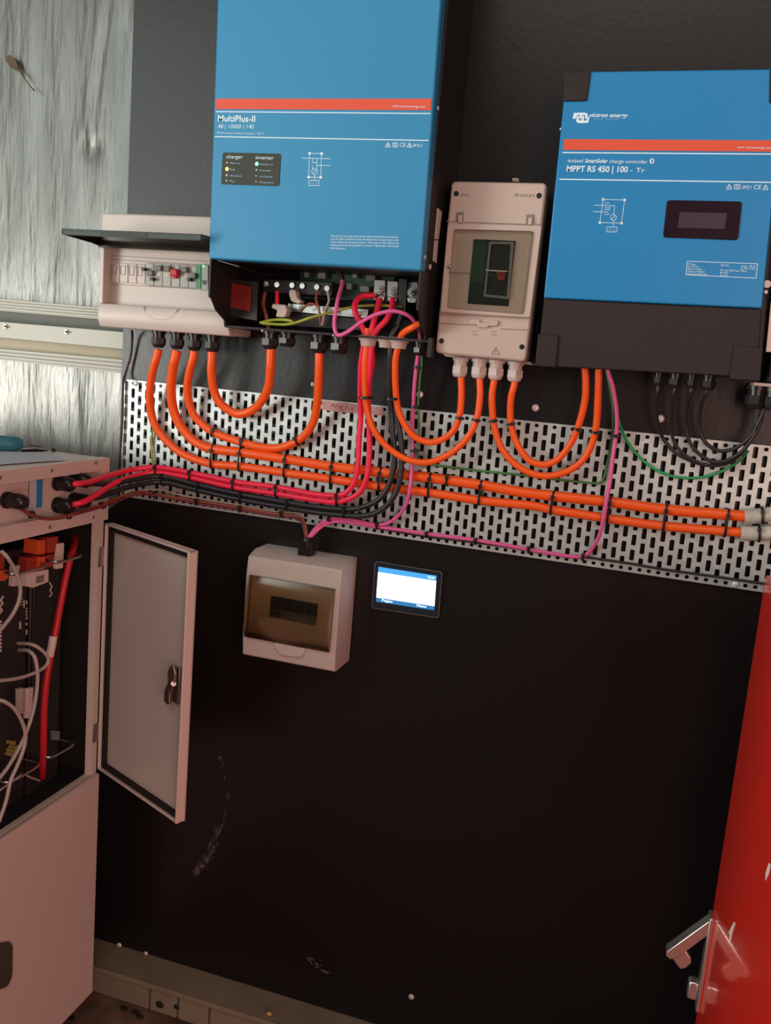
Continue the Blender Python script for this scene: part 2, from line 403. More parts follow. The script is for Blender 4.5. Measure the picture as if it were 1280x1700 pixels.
part('scuff_mark', scuff([(365, 1258, 1.2, 7), (371, 1272, 1.5, 3), (378, 1320, 2.0, 9), (368, 1370, 4, 60), (346, 1420, 6, 75), (325, 1452, 0, 0)], 2), 'scuff', bd, kind='stuff', label='pale scraped scuff marks')
part('scuff_mark', scuff([(512, 1592, 2, 12), (528, 1606, 2, 14), (545, 1616, 0, 0)], 2), 'scuff', bd, kind='stuff', label='small pale scuff')

# folded steel sill along the foot of the board
LZ = W(305, 1603, 0).z
t = bpy.data.objects.new('trim_3', None); COL.objects.link(t); t.location = (.5, -.04, 0); t['kind'] = 'structure'
part('ledge', MB().box(-1.6, 3.0, -.076, .02, LZ-.004, LZ), 'sill_beige', t, bevel=.0015)
part('lip', MB().box(-1.6, 3.0, -.078, -.074, LZ-.010, LZ+.0005), 'sill_beige', t, bevel=.001)
xx = -1.6; gaps = [-.055, .012, .085, .30, .62, .95, 1.5, 2.2, 3.0]
for g in gaps:
    part('panel', MB().box(xx+.0025, g-.0025, -.066, -.060, .002, LZ-.006), 'sill_beige', t, bevel=.001); xx = g
part('core', MB().box(-1.6, 3.0, -.058, .02, 0, LZ-.005), 'rail_dark', t)
for px, py, r_ in ((265, 1668, .010), (293, 1672, .007)):
    p = W(px, py, -.068); part('dirt', MB().ball(p, r_, 8, (1, .3, .8)), 'gasket', t)
p = WZ(447, 1686, LZ)
solo('pebble', MB().ball(p+Vector((0,0,.005)), .008, 10, (1, .8, .65)), 'brass', 'small tan pebble lying on the beige sill under the board', 'pebble')
for i, (px, py) in enumerate(((225, 1682), (232, 1690), (118, 1692), (205, 1676))):
    p = WZ(px, py, 0); solo('debris', MB().ball(p+Vector((0,0,.003)), .006, 8, (1.6, 1, .5)), 'gasket', 'dark crumb of debris on the brown floor by the sill', 'debris', 'dark crumbs on the floor by the sill')

# brown dried scrap stuck on the foil
mb = MB()
mb.prism([W(x, y, .066) for x, y in ((9, 93), (16, 91), (24, 97), (29, 108), (31, 116), (26, 117), (16, 110), (10, 101))], (0, .002, 0))
mb.tube([W(x, y, .064) for x, y in ((28, 113), (36, 121), (42, 132), (50, 143), (57, 150))], [.0022, .0024, .0012, .0012, .0018], 6)
solo('dried_leaf', mb, 'dried_brown', 'dried brown leaf-like scrap stuck high on the silver foil', 'leaf')

# ================================================================== PERFORATED PANEL
def panel_z(x): 
    s = (x+.207)/1.19
    return DZ-.0905-.0080*s, DZ-.3245-.0110*s
def perforated():
    mb = MB(); p = .01528; X0 = -.1656-p*2.55; nc = 92; Y0 = -.0125; th = .0018
    sw = .0076
    def quad(a, b_, c, e): mb.add([a, b_, c, e], [(0, 1, 2, 3)])
    def hole(loop):
        n = len(loop)
        for i in range(n):
            a, b_ = loop[i], loop[(i+1) % n]
            quad(a, b_, b_+Vector((0, th, 0)), a+Vector((0, th, 0)))
    for c in range(-2, nc-2):
        xc = -.1656+c*p; xa, xb = xc-p/2, xc+p/2
        if c == -2: xa = xc-.0065
        zt, zb = panel_z(xc); zta, zba = panel_z(xa); ztb, zbb = panel_z(xb)
        sk = 0
        V = lambda x, z: Vector((x, Y0, z))
        odd = c % 2
        holes = []                                   # (top, bottom, kind)
        base = zt-(.0036 if not odd else .0165)
        if odd: holes.append((zt-.0030, zt-.0095, 'o'))
        k = 0
        while True:
            a = base-.0258*k
            if a-.0185 < zb+.0125: break
            holes.append((a, a-.0185, 's')); k += 1
        a = base-.0258*k
        if a-(zb+.0135) > .006: holes.append((a, zb+.0125, 's'))
        holes.append((zb+.0098, zb+.0034, 'o'))
        xs, xe = xc-sw/2, xc+sw/2
        quad(V(xa, zta), V(xs, zt), V(xs, zb), V(xa, zba)); quad(V(xe, zt), V(xb, ztb), V(xb, zbb), V(xe, zb))
        prev = zt
        for (a, e, kd) in holes:
            quad(V(xs, prev), V(xe, prev), V(xe, a), V(xs, a))
            if kd == 's':
                r_ = .0012
                loop = [V(xs+r_, a), V(xe-r_, a), V(xe, a-r_), V(xe, e+r_), V(xe-r_, e), V(xs+r_, e), V(xs, e+r_), V(xs, a-r_)]
                cs = [V(xs, a), V(xe, a), V(xe, e), V(xs, e)]
                for q, (i, j) in zip(cs, ((7, 0), (1, 2), (3, 4), (5, 6))): mb.add([q, loop[i], loop[j]], [(0, 1, 2)])
                hole(loop)
            else:
                rr = sw/2; zc = (a+e)/2; rz = (a-e)/2; n = 12
                loop = [V(xc+rr*.95*math.cos(2*math.pi*i/n+math.pi/4), zc+rz*math.sin(2*math.pi*i/n+math.pi/4)) for i in range(n)]
                cs = [V(xe, a), V(xs, a), V(xs, e), V(xe, e)]
                for q in range(4):
                    st = q*n//4
                    for s_ in range(n//4): mb.add([cs[(q+1) % 4], loop[(st+s_) % n], loop[(st+s_+1) % n]], [(0, 1, 2)])
                    mb.add([cs[q], cs[(q+1) % 4], loop[st % n]], [(0, 1, 2)])
                hole(loop)
            prev = e
        quad(V(xs, prev), V(xe, prev), V(xe, zb), V(xs, zb))
    xl = -.1656-2*p-.0065; xr = -.1656+(nc-3)*p+p/2
    # turned back edges
    for k_, dz in ((0, 0), (1, 0)):
        za, zb_ = panel_z(xl)[k_], panel_z(xr)[k_]
        quad(Vector((xl, Y0, za)), Vector((xr, Y0, zb_)), Vector((xr, -.001, zb_)), Vector((xl, -.001, za)))
    a, b_ = panel_z(xl); quad(Vector((xl, Y0, a)), Vector((xl, -.001, a)), Vector((xl, -.001, b_)), Vector((xl, Y0, b_)))
    return mb
pf = thing('perforated_panel', 'long galvanised perforated metal panel behind the cables', 'panel', (.5, -.006, DZ-.33))
me_ = MB(); pm = perforated()
part('sheet', pm, 'galvanised', pf, ang=30)
part('label_strip', MB().pp([(535, 664.5), (636, 676), (638, 690), (612, 688), (560, 684), (534, 680)], -.0135, .0007), 'label_pink', pf, label='worn pink sticker')
mb = MB(); mb.tube(spline([W(x, y, -.0142) for x, y in ((549, 675), (553, 671), (556, 676), (560, 672), (564, 677), (568, 673), (566, 679), (572, 681), (576, 675), (580, 681), (585, 677), (584, 684), (579, 684))], 4), .0005, 5)
part('scribble', mb, 'label_ink', pf, label='faint reddish scribble')
for px, py in ((225.5, 636), (1221.5, 970), (704, 782)):
    p = W(px, py, -.0125); part('screw', MB().ball(p, .006, 12, (1, .5, 1)), 'screw_white', pf)

# ================================================================== cable glands (a part of the box they screw into)
def gland_mesh(name, r, L, mt):
    mb = MB()
    mb.cyl((0,0,0), (0,0,-.16*L), r*.98, r*.98, 20)
    mb.cyl((0,0,-.16*L), (0,0,-.42*L), r*.80, r*.80, 20)
    mb.cyl((0,0,-.42*L), (0,0,-.78*L), r, r, 6)
    mb.cyl((0,0,-.78*L), (0,0,-.93*L), r*.90, r*.78, 20)
    mb.cyl((0,0,-.93*L), (0,0,-L), r*.78, r*.60, 20)
    me = mb.mesh(name); me.materials.append(M[mt]); return me
G_BIG = gland_mesh('cable_gland', .0148, .032, 'gland_black')
G_WHITE = gland_mesh('cable_gland', .0150, .036, 'gland_white')
def gland(me, loc, parent, rot=(0,0,0), s=1, label=None):
    o = bpy.data.objects.new('cable_gland', me); COL.objects.link(o); o.parent = parent
    o.matrix_parent_inverse = Matrix.Translation(-Vector(parent.location)); o.location = loc; o.rotation_euler = rot
    o.scale = (s, s, s) if not isinstance(s, tuple) else s
    if label: o['label'] = label
    return o

# ================================================================== LARGE BLUE INVERTER
YI = -.18
FL = lambda y: 346+(360.6-346)*(429-y)/429       # left edge pixel of the front face at row y
FR = lambda y: 699.5+(733.0-699.5)*(450-y)/450
inv = thing('inverter_charger', 'large blue wall inverter with open black terminal bay below, left of the two blue units', 'inverter', (.245, -.09, DZ+.02))
TOP = -330
fr = [(FL(TOP), TOP), (FR(TOP), TOP), (FR(450), 450), (FL(429), 429)]
q = [W(x, y, YI) for x, y in fr]
mbf = MB().prism(q, (0, .026, 0))
cover = part('front_cover', mbf, 'inverter_blue', inv, bevel=.0035)
# chassis: body box behind cover, side plates with a stepped chamfer, back plate, floor tray
xl, xr = q[3].x+.001, q[2].x-.001; zb = q[3].z; zt = q[0].z; ztr = DZ+.024
part('housing', MB().box(xl, xr, YI+.0262, -.002, zb+.001, zt-.003), 'case_black', inv, bevel=.002)
def side(x0, x1):
    prof = [(YI+.003, zb), (YI+.003, zb-.062), (YI+.012, zb-.064), (YI+.030, zb-.082), (YI+.062, zb-.096), (YI+.066, ztr-.003), (-.002, ztr-.003), (-.002, zb)]
    return MB().prism([Vector((x0, y, z)) for y, z in prof], (x1-x0, 0, 0))
part('side_plate', side(xl, xl+.003), 'case_black', inv)
part('side_plate', side(xr-.003, xr), 'case_black', inv)
part('back_plate', MB().box(xl+.003, xr-.003, -.008, -.002, ztr, zb), 'void_black', inv)
YT = -.068
tray = part('gland_tray', MB().box(xl+.003, xr+.004, YT-.045, -.002, ztr-.003, ztr), 'case_black', inv)
part('tray_edge', MB().box(xl+.003, xr+.006, YT-.0455, YT-.045, ztr-.004, ztr-.0005), 'cap_black', tray)
part('edge_bracket', MB().box(xr+.004, xr+.012, YT-.047, YT-.030, ztr-.028, ztr+.004), 'case_black', inv, bevel=.001)
# band, rules and print on the front
mb = MB(); decal(mb, [(358.8, 163.7), (716.5, 163.8), (715.2, 183), (358, 181)], YI); part('red_band', mb, 'band_red', inv, label='orange-red band')
mb = MB(); pline(mb, (358, 185.3), (715, 188.6), 1.6, YI); pline(mb, (356.5, 226.8), (711.5, 233.2), 1.6, YI); part('rule_line', mb, 'print_white', inv)
ftext('www.victronenergy.com', (651.5, 177.5), (706, 179), 3.6, YI-.0007, 'print_white', inv)
ftext('MultiPlus-II', (361.8, 201.4), (423.8, 202.4), 10, YI, 'print_white', inv, bold=.018)
ftext('48 | 10000 | 140', (361.8, 212.8), (421.5, 213.6), 6.5, YI, 'print_white', inv)
ftext('Bidirectional inverter/charger | 230 V', (360.8, 221.8), (438.8, 223.6), 3.2, YI, 'print_white', inv)
ftext('IP21', (686, 244), (700.5, 244.2), 5, YI, 'print_white', inv)
ftext('CE', (663.5, 243.6), (673.5, 243.8), 6.5, YI, 'print_white', inv)
def icons(parent, Y, tri, sq, tri2, s=4.2):
    mb = MB()
    for (x, y) in (tri, tri2):
        P = [(x-s, y+s*.8), (x, y-s), (x+s, y+s*.8)]
        for i in range(3): pline(mb, P[i], P[(i+1) % 3], 1.0, Y)
        pline(mb, (x, y-1.5), (x, y+2), 1.1, Y)
    x, y = sq; P = [(x-s, y-s*.8), (x+s, y-s*.8), (x+s, y+s*.8), (x-s, y+s*.8)]
    for i in range(4): pline(mb, P[i], P[(i+1) % 4], 1.0, Y)
    pline(mb, (x-s*.3, y-s*.5), (x-s*.3, y+s*.5), 1.0, Y); pline(mb, (x+s*.3, y-s*.5), (x+s*.3, y+s*.5), 1.0, Y)
    part('warning_symbol', mb, 'print_white', parent)
icons(inv, YI, (644, 240.6), (656, 240.6), (680, 241), 4)
warn = ['Warning: do not open this cabinet before disconnecting all power', 'sources. Risk of electric shock. Avertissement: ne pas ouvrir avant', 'd avoir debranche toutes les sources. Warnung: vor dem Offnen des', 'Gehauses sind alle Stromquellen zu trennen. Advertencia: desconecte', 'todas las fuentes']
for i, s in enumerate(warn):
    y = 393.5+i*5.0; ftext(s, (549, y-.3), ((662 if i < 4 else 573), y+1.6-(0 if i < 4 else .9)), 3.3, YI, 'print_white', inv)
# wiring diagram
def diagram(parent, Y, c, circ, base, feeds):
    mb = MB(); 
    for i in range(4): pline(mb, c[i], c[(i+1) % 4], .8, Y)
    for p in c: decal(mb, [(p[0]-2, p[1]-2), (p[0]+2, p[1]-2), (p[0]+2, p[1]+2), (p[0]-2, p[1]+2)], Y)
    cx, cy, cr_ = circ
    for i in range(12):
        a, b_ = 2*math.pi*i/12, 2*math.pi*(i+1)/12
        pline(mb, (cx+cr_*math.cos(a), cy+cr_*math.sin(a)), (cx+cr_*math.cos(b_), cy+cr_*math.sin(b_)), .8, Y)
    pline(mb, (cx-cr_*.6, cy+cr_*.6), (cx+cr_*.6, cy-cr_*.6), .8, Y); pline(mb, (cx, cy+cr_), (cx, base[1]), .8, Y)
    x, y, x2, y2 = base
    for a, b_ in (((x, y), (x2, y)), ((x2, y), (x2, y2)), ((x2, y2), (x, y2)), ((x, y2), (x, y))): pline(mb, a, b_, .8, Y)
    for a, b_ in feeds: pline(mb, a, b_, .8, Y)
    part('wiring_diagram', mb, 'print_white', parent)
diagram(inv, YI, [(514, 254.5), (534, 255), (532.5, 294.5), (512.5, 294)], (522.5, 285, 5), (513, 299.5, 529.5, 308),
        [((501, 262.3), (549, 263.6)), ((526, 274.3), (549, 275)), ((519, 263), (519, 270)), ((526, 263), (526, 280)), ((519, 270), (526, 270)), ((519, 275), (519, 281))])
ftext('battery', (515.5, 305), (527, 305.3), 3, YI, 'print_pale', inv)
# status panel
lp = [(369.6, 253), (465.8, 255.2), (463, 308.8), (367, 305.6)]
sp = part('status_panel', MB().pp(rpoly(lp, 4), YI-.0012, .0012), 'panel_olive', inv, label='dark olive status window')
ftext('charger', (375.8, 263), (403.3, 263.4), 6, YI-.0014, 'print_white', sp)
ftext('inverter', (424.6, 264.3), (454.2, 265), 6, YI-.0014, 'print_white', sp)
for (x, y, mt_, r_, s, wd) in ((377, 270, 'led_off', .0018, 'Mains on', 16), (376.8, 280.6, 'led_amber', .0030, 'Bulk', 9), (376.6, 291, 'led_off', .0022, 'Absorption', 20), (376.4, 300, 'led_off', .0018, 'Float', 9),
                           (426.3, 272, 'led_green', .0030, 'Inverter on', 22), (426, 282.3, 'led_off', .0018, 'Overload', 18), (425.6, 292.3, 'led_off', .0014, 'Low battery', 22), (425.3, 302, 'led_off', .0014, 'Temperature', 24)):
    p = W(x, y, YI-.0013); part('indicator_light', MB().cyl(p, p+Vector((0, -.001, 0)), r_, r_*.8, 12), mt_, sp, label={'led_amber': 'glowing amber light', 'led_green': 'glowing green light'}.get(mt_))
    ftext(s, (x+5, y+2), (x+5+wd, y+2.6), 3, YI-.0014, 'print_pale', sp)
# screws and stickers on the right side
for px, py in ((727.5, 180), (705.5, 427)):
    p = Vector((xr+.0015, YI+.013, W(px, py, YI+.013).z)); part('screw', MB().ball(p, .0035, 10, (.5, 1, 1)), 'screw_white', inv)
XS = xr+.0006
def sidepoly(pxs, x): return [WX(px, py, x) for px, py in pxs]
part('side_label', MB().prism(sidepoly([(726, 345), (733, 352), (727.5, 397), (721, 397)], XS), (.0008, 0, 0)), 'tag_white', inv)
part('side_label', MB().prism(sidepoly([(721, 399), (727, 399), (724, 437), (718.5, 433)], XS), (.0008, 0, 0)), 'tag_white', inv)
p = WX(714, 443, XS); part('screw', MB().ball(p, .0045, 10, (.5, 1, 1)), 'screw_white', inv)
# ---- terminal bay contents
YB = -.055
part('circuit_board', MB().pp([(498, 448), (655, 456), (652, 500), (500, 496)], -.03, .003), 'board_pcb', inv)
mb = MB()
for (x0, y0, x1, y1) in ((505, 452, 512, 460), (528, 450, 540, 462), (585, 452, 592, 461), (608, 455, 622, 466), (575, 470, 583, 480), (598, 475, 612, 484), (545, 475, 552, 485), (520, 480, 530, 488)):
    mb.pp([(x0, y0), (x1, y0+.5), (x1, y1+.5), (x0, y1)], -.040, .010)
part('circuit_component', mb, 'lever_grey', inv, kind='stuff')
part('terminal_block', MB().pp([(436, 462), (552, 468), (551, 492), (435, 486)], -.062, .045), 'case_black', inv, bevel=.002)
for x, y in ((443, 472), (461, 473), (486, 474), (503, 475), (527, 477), (544, 479)):
    p = W(x, y, -.062); part('terminal_screw', MB().cyl(p, p+Vector((0, -.004, 0)), .0052, .0048, 12).box(p.x-.004, p.x+.004, p.y-.0045, p.y-.004, p.z-.0006, p.z+.0006), 'steel', inv)
part('warning_label', MB().pp([(382, 470), (417, 476), (415, 517), (380, 510)], -.10, .002), 'label_red', inv, label='dark red warning label')
part('label_bracket', MB().pp([(376, 462), (428, 468), (426, 532), (374, 524)], -.0975, .004), 'case_black', inv)
part('bus_bar', MB().pp([(478, 503), (552, 509), (612, 513), (609, 529), (548, 524), (477, 517)], -.05, .006), 'steel', inv, bevel=.001, label='bright metal earth bar')
for x, y in ((498, 511), (537, 514), (560, 513), (594, 521)):
    p = W(x, y, -.05); part('terminal_nut', MB().cyl(p, p+Vector((0, -.005, 0)), .006, .006, 6).cyl(p+Vector((0,-.005,0)), p+Vector((0,-.010,0)), .003, .003, 10), 'steel', inv)
part('dark_shield', MB().pp([(476, 518), (548, 525), (600, 530), (598, 548), (474, 540)], -.056, .004), 'case_black', inv)
for (x0, x1, y0) in ((621, 640, 481), (643, 661, 483), (674, 694, 484)):
    part('terminal_plate', MB().pp([(x0, y0-17), (x1, y0-16), (x1-1, y0+18), (x0-1, y0+17)], -.052, .006), 'dull_steel' if x0 < 670 else 'steel', inv, bevel=.001)
    c = ((x0+x1)/2, y0+2); p = W(*c, -.052)
    part('terminal_bolt', MB().cyl(p, p+Vector((0,-.002,0)), .0095, .0095, 20).cyl(p+Vector((0,-.002,0)), p+Vector((0,-.008,0)), .0068, .0068, 6).cyl(p+Vector((0,-.008,0)), p+Vector((0,-.013,0)), .0036, .003, 10), 'steel', inv)
    part('cable_lug', MB().pp([(x0+1, y0+9), (x1-1, y0+10), (x1-4, y0+20), (x0+3, y0+19)], -.058, .006), 'steel', inv, bevel=.0015)
part('fuse_block', MB().pp([(662, 462), (676, 463), (673, 530), (660, 528)], -.060, .05), 'case_black', inv, bevel=.001)
# pale shrouds and thin internal leads
part('cable_shroud', MB().pp(rpoly([(452, 504), (474, 506), (477, 516), (473, 527), (457, 526), (460, 515), (450, 511)], 3), -.085, .018), 'rubber_white', inv, bevel=.003)
part('cable_shroud', MB().pp(rpoly([(481, 480), (491, 482), (493, 494), (501, 500), (495, 505), (483, 500), (479, 488)], 3), -.078, .016), 'rubber_white', inv, bevel=.003)
part('red_sleeve', MB().tube([W(460, 484, -.075), W(460, 494, -.078), W(460, 505, -.08)], .0035, 10), 'red_cable', inv, label='short red sleeve')
def lead(pts, r_, mt_, lab=None): part('internal_lead', MB().tube(spline(lerp_px(pts), 5), r_, 8), mt_, inv, label=lab)
lead([(432, 536, -.085), (455, 531, -.09), (480, 532, -.095), (486, 537, -.095), (470, 539, -.09), (440, 537, -.085)], .0026, 'yellowgreen_cable', 'yellow-green earth lead')
lead([(436, 537, -.085), (480, 538, -.10), (520, 526, -.105), (555, 517, -.09), (590, 509, -.075), (625, 507, -.06), (668, 509, -.06)], .0024, 'yellowgreen_cable', 'yellow-green earth lead')
lead([(527, 482, -.068), (525, 498, -.075), (530, 515, -.08), (532, 540, -.075)], .0022, 'brown_cable')
lead([(544, 484, -.068), (546, 500, -.075), (540, 515, -.08), (535, 540, -.075)], .0022, 'grey_cable')
lead([(503, 512, -.07), (515, 504, -.075), (528, 510, -.075), (531, 530, -.07), (534, 540, -.065)], .0022, 'brown_cable')
lead([(440, 486, -.065), (437, 505, -.07), (442, 525, -.075), (446, 545, -.07)], .0035, 'brown_cable')
lead([(562, 452, -.075), (567, 458, -.08), (569, 466, -.08)], .0045, 'thin_black')
for x, y in ((436, 549), (554, 557)):
    p = W(x, y, YT-.047); part('screw', MB().ball(p, .003, 10), 'steel', inv)
ZG = ztr-.003
def inv_gland(px, py, Y, s, lab=None):
    p = W(px, py, Y); return gland(G_BIG, (p.x, Y, ZG), inv, s=s, label=lab)
for px, py, s in ((448.5, 568, (1.05, 1.05, 1.0)), (477, 566, (1.05, 1.05, .78)), (529.5, 568, (1.05, 1.05, 1.0)), (564, 568, (1.1, 1.1, .95))):
    inv_gland(px, py, -.075, s, 'black cable gland')
for px, py, s in ((611.7, 562, 1.0), (640, 564, .8), (662.5, 565, 1.0)):
    p = W(px, py, -.085); r_ = .0165*s
    mb = MB(); mb.cyl((p.x, p.y, ZG+.004), (p.x, p.y, ZG-.004), r_, r_*1.02, 24).cyl((p.x, p.y, ZG-.004), (p.x, p.y, ZG-.014), r_*.86, r_*.74, 24)
    part('grommet', mb, 'rubber_white', inv, label='pale rubber cable grommet')
inv_gland(697, 570, -.075, (.72, .72, .7), 'small black gland')

# ================================================================== LEFT DISTRIBUTION BOX
YD = -.092
db = thing('distribution_box', 'wide white breaker box with raised smoked lid, tucked under the left blue inverter', 'breaker box', W(268, 550, -.045))
out = [(167.5, 353), (360, 358), (384, 455), (386, 559), (167, 541.6), (162, 398.6)]
Pf = [W(x, y, YD) for x, y in out]
xL = W(163, 450, YD).x; xLt = W(168, 353, YD).x; zT = W(168, 353, YD).z; zB = W(167, 541.6, YD).z
xR = W(380, 558, YD).x; xR = min(xR, xl+.02)
xL = (W(162, 398.6, YD).x+W(167, 541.6, YD).x)/2
part('body', MB().box(xL+.002, xR, -.066, -.001, zB+.002, zT-.002), 'white_plastic', db, bevel=.004)
zr1 = W(180, 402, YD).z; zr0 = W(180, 504, YD).z
part('top_cover', MB().box(xL, xR, YD, -.062, zr1, zT), 'white_plastic', db, bevel=.004)
lowp = [(YD+.003, zr0), (YD-.002, zr0-.010), (YD-.002, zB+.012), (YD+.006, zB), (-.062, zB), (-.062, zr0)]
part('lower_cover', MB().prism([Vector((xL, y, z)) for y, z in lowp], (xR-xL, 0, 0)), 'white_plastic', db, bevel=.002)
xS = W(181, 450, YD).x
part('side_cover', MB().box(xL, xL+.009, YD, -.062, zr0, zr1), 'white_plastic', db, bevel=.0015)
YP = -.068
cv = part('recessed_plate', MB().box(xL+.009, xR, YP, -.062, zr0, zr1), 'white_plastic', db)
# frames around the breaker slot
mb = MB()
for a, b_ in (((184, 424), (346, 434)), ((184, 430.5), (346, 440.5)), ((184, 471.5), (346, 481)),  ((184, 424), (184, 431))): pline(mb, a, b_, .8, YP)
part('slot_outline', mb, 'print_grey', db)
def dbq(x0, x1, y0, y1, Y, dep):
    sl = .058
    g = lambda x, y: (x, y+(x-184)*sl)
    return MB().pp([g(x0, y0), g(x1, y0), g(x1, y1), g(x0, y1)], Y, dep)
for i in range(4):
    x = 184.5+i*14.3
    o = part('blanking_plate', dbq(x, x+13.2, 436, 468, YP-.003, .004), 'white_plastic', db, bevel=.0008)
    mb = MB(); g = lambda xx_, y: (xx_, y+(xx_-184)*.058)
    for a, b_ in (((x+1.5, 440), (x+10, 440)), ((x+10, 440), (x+8, 455)), ((x+1.5, 455), (x+8, 455)), ((x+1.5, 440), (x+1.5, 455))): pline(mb, g(*a), g(*b_), .8, YP-.003)
    part('slot_outline', mb, 'print_grey', o)
mods = [(241.5, 'lever_grey', 1), (256, 'lever_grey', 0), (270, 'lever_grey', 0), (284.5, 'lever_red', 1), (299, 'lever_grey', 0), (313, 'lever_grey', 1)]
for i, (x, lv, k) in enumerate(mods):
    o = part('breaker', dbq(x, x+13.4, 433, 470, YP-.008, .010), 'breaker_grey', db, bevel=.0008, label='grey breaker with red toggle' if lv == 'lever_red' else None)
    if lv == 'lever_red':
        part('toggle', dbq(x-3, x+9, 440, 452, YP-.020, .012), 'lever_red', o, bevel=.002)
        part('toggle_neck', dbq(x+1, x+8, 451, 456, YP-.014, .006), 'lever_red', o, bevel=.001)
    else:
        part('toggle', dbq(x+1, x+11, 436 if k == 0 else 445, 445 if k == 0 else 454, YP-.016, .008), lv, o, bevel=.0015)
        part('rating_window', dbq(x+2, x+10, 449 if k == 0 else 437, 453 if k == 0 else 441, YP-.0086, .0006), 'white_plastic', o)
for x, y in ((236, 441), (250, 456.5), (312, 454)): part('lock_tab', dbq(x-2, x+4, y, y+5, YP-.018, .010), 'breaker_black', db, bevel=.001, label='small black tab')
o = part('surge_device', dbq(328, 345, 431, 472, YP-.008, .010), 'breaker_grey', db)
part('device_edge', dbq(327, 333, 430, 471, YP-.0095, .0012), 'green_cable', db, label='green edge of module')
p = W(338, 441.5, YP-.009); part('indicator_light', MB().ball(p, .0016, 8), 'led_green', db, label='tiny green light')
part('arrow_mark', MB().pp([(336, 465), (343, 465.5), (343, 470), (339.5, 474), (336, 470)], YP-.0085, .0005), 'breaker_black', db)
# finger scoop, moulded arc
mb = MB()
arc = [(237, 509), (241, 517), (247, 524), (256, 529), (266, 530.5), (277, 530), (286, 527), (291, 520), (294, 513)]
mb.tube(spline([W(x, y, YD-.001) for x, y in arc], 4), .0014, 8)
part('finger_scoop', mb, 'white_plastic', db)
# smoked lid lifted to the horizontal
pin = W(170, 399, YD)
lidl = .112; zl = pin.z
lid = part('lid', MB().prism([Vector((pin.x-.002, YD, zl)), Vector((pin.x-.002, YD-.5*lidl, zl+.004)), Vector((pin.x-.002, YD-lidl, zl+.002)), Vector((pin.x-.002, YD-lidl, zl-.008)), Vector((pin.x-.002, YD-lidl+.003, zl-.008)), Vector((pin.x-.002, YD-lidl+.003, zl-.0005)), Vector((pin.x-.002, YD-.5*lidl, zl+.0015)), Vector((pin.x-.002, YD, zl-.0025))], (xR-pin.x, 0, 0)), 'smoked_lid', db, label='smoked transparent lid held open', bevel=.0005)
part('lid_rim', MB().prism([Vector((pin.x-.003, YD, zl-.012)), Vector((pin.x-.003, YD, zl+.001)), Vector((pin.x-.003, YD-lidl, zl+.002)), Vector((pin.x-.003, YD-lidl, zl-.008)), Vector((pin.x-.003, YD-.03, zl-.009))], (.0025, 0, 0)), 'smoked_lid', lid)
part('lid_rim', MB().box(pin.x-.001, xR, YD-.012, YD-.002, zl-.014, zl-.002), 'smoked_lid', lid)
part('lid_window', MB().box(pin.x+.075, pin.x+.165, YD-lidl-.0006, YD-lidl+.0006, zl-.0065, zl+.0005), 'panel_olive', lid)
part('hinge', MB().cyl((pin.x, YD-.001, zl-.001), (xR, YD-.001, zl-.001), .0022, .0022, 8), 'print_grey', lid)
for px in (263, 293.7, 322.3, 352):
    p = W(px, 575, -.06); gland(G_BIG, (p.x, -.060, zB+.001), db, s=(.92, .92, .98))

# ================================================================== MIDDLE BREAKER ENCLOSURE
YE = -.100
en = thing('breaker_enclosure', 'pale grey sealed breaker enclosure with clear window, between the two blue units', 'enclosure', W(800, 595, -.05))
OUT = [(749.5, 300.5), (908, 303.5), (873, 600.5), (722, 586)]
part('back_box', MB().pp(rpoly([(751, 302), (906, 305), (870.5, 598), (724, 584)], 9), YE+.032, .0665), 'grey_plastic', en, bevel=.003)
part('cover', MB().pp(rpoly(OUT, 9), YE, .0315), 'grey_plastic', en, bevel=.0035)
# screw wells
for x, y in ((757.5, 321.5), (895, 325), (733, 566), (866.5, 576)):
    p = W(x, y, YE); part('screw_hole', MB().cyl(p+Vector((0, .001, 0)), p+Vector((0, -.0006, 0)), .0042, .0042, 16), 'breaker_black', en)
# window frame (raised) as a ring, recess and door unit
def ring(outer, inner, Y, dep):
    n = len(outer); a = [W(x, y, Y) for x, y in outer]; b_ = [W(x, y, Y) for x, y in inner]; dv = Vector((0, dep, 0))
    mb = MB(); mb.add(a+b_+[v_+dv for v_ in a]+[v_+dv for v_ in b_],
        [(i, (i+1) % n, n+(i+1) % n, n+i) for i in range(n)]+[(i, 2*n+i, 2*n+(i+1) % n, (i+1) % n) for i in range(n)]+[(n+i, n+(i+1) % n, 3*n+(i+1) % n, 3*n+i) for i in range(n)])
    return mb
wo = [(743.5, 371.5), (899.5, 374.5), (880, 527), (730.5, 518)]
wi = [(753, 380.5), (886, 384), (869, 521.5), (742, 511.5)]
part('window_frame', ring(rpoly(wo, 3), rpoly(wi, 5), YE-.008, .008), 'grey_plastic', en, bevel=.001)
for a, b_, w_ in (((741, 367), (762, 368), 1.4), ((770, 369), (873, 372.5), 1.6), ((888, 372), (900, 373), 1.4), ((729, 521.5), (880, 529), 1.0), ((727, 536.5), (778, 539.5), 1.4), ((830, 546), (879, 548), 1.4)):
    mb = MB(); pline(mb, a, b_, w_, YE); part('seam_line', mb, 'print_grey', en)
for x, y in ((763.5, 360), (880, 364)):
    o = part('hinge', MB().pp([(x-6, y-8), (x+6.5, y-8), (x+5, y+8), (x-7, y+8)], YE-.0012, .0012), 'print_grey', en)
    part('hinge_pin', MB().pp([(x-3, y-3), (x+4, y-3), (x+3, y+9), (x-4, y+9)], YE-.005, .004), 'grey_plastic', o, bevel=.001)
bz = [(786.5, 397), (856, 400), (844, 508.5), (776, 504)]
part('breaker_opening', MB().pp(bz, YE-.0012, .0012), 'breaker_black', en)
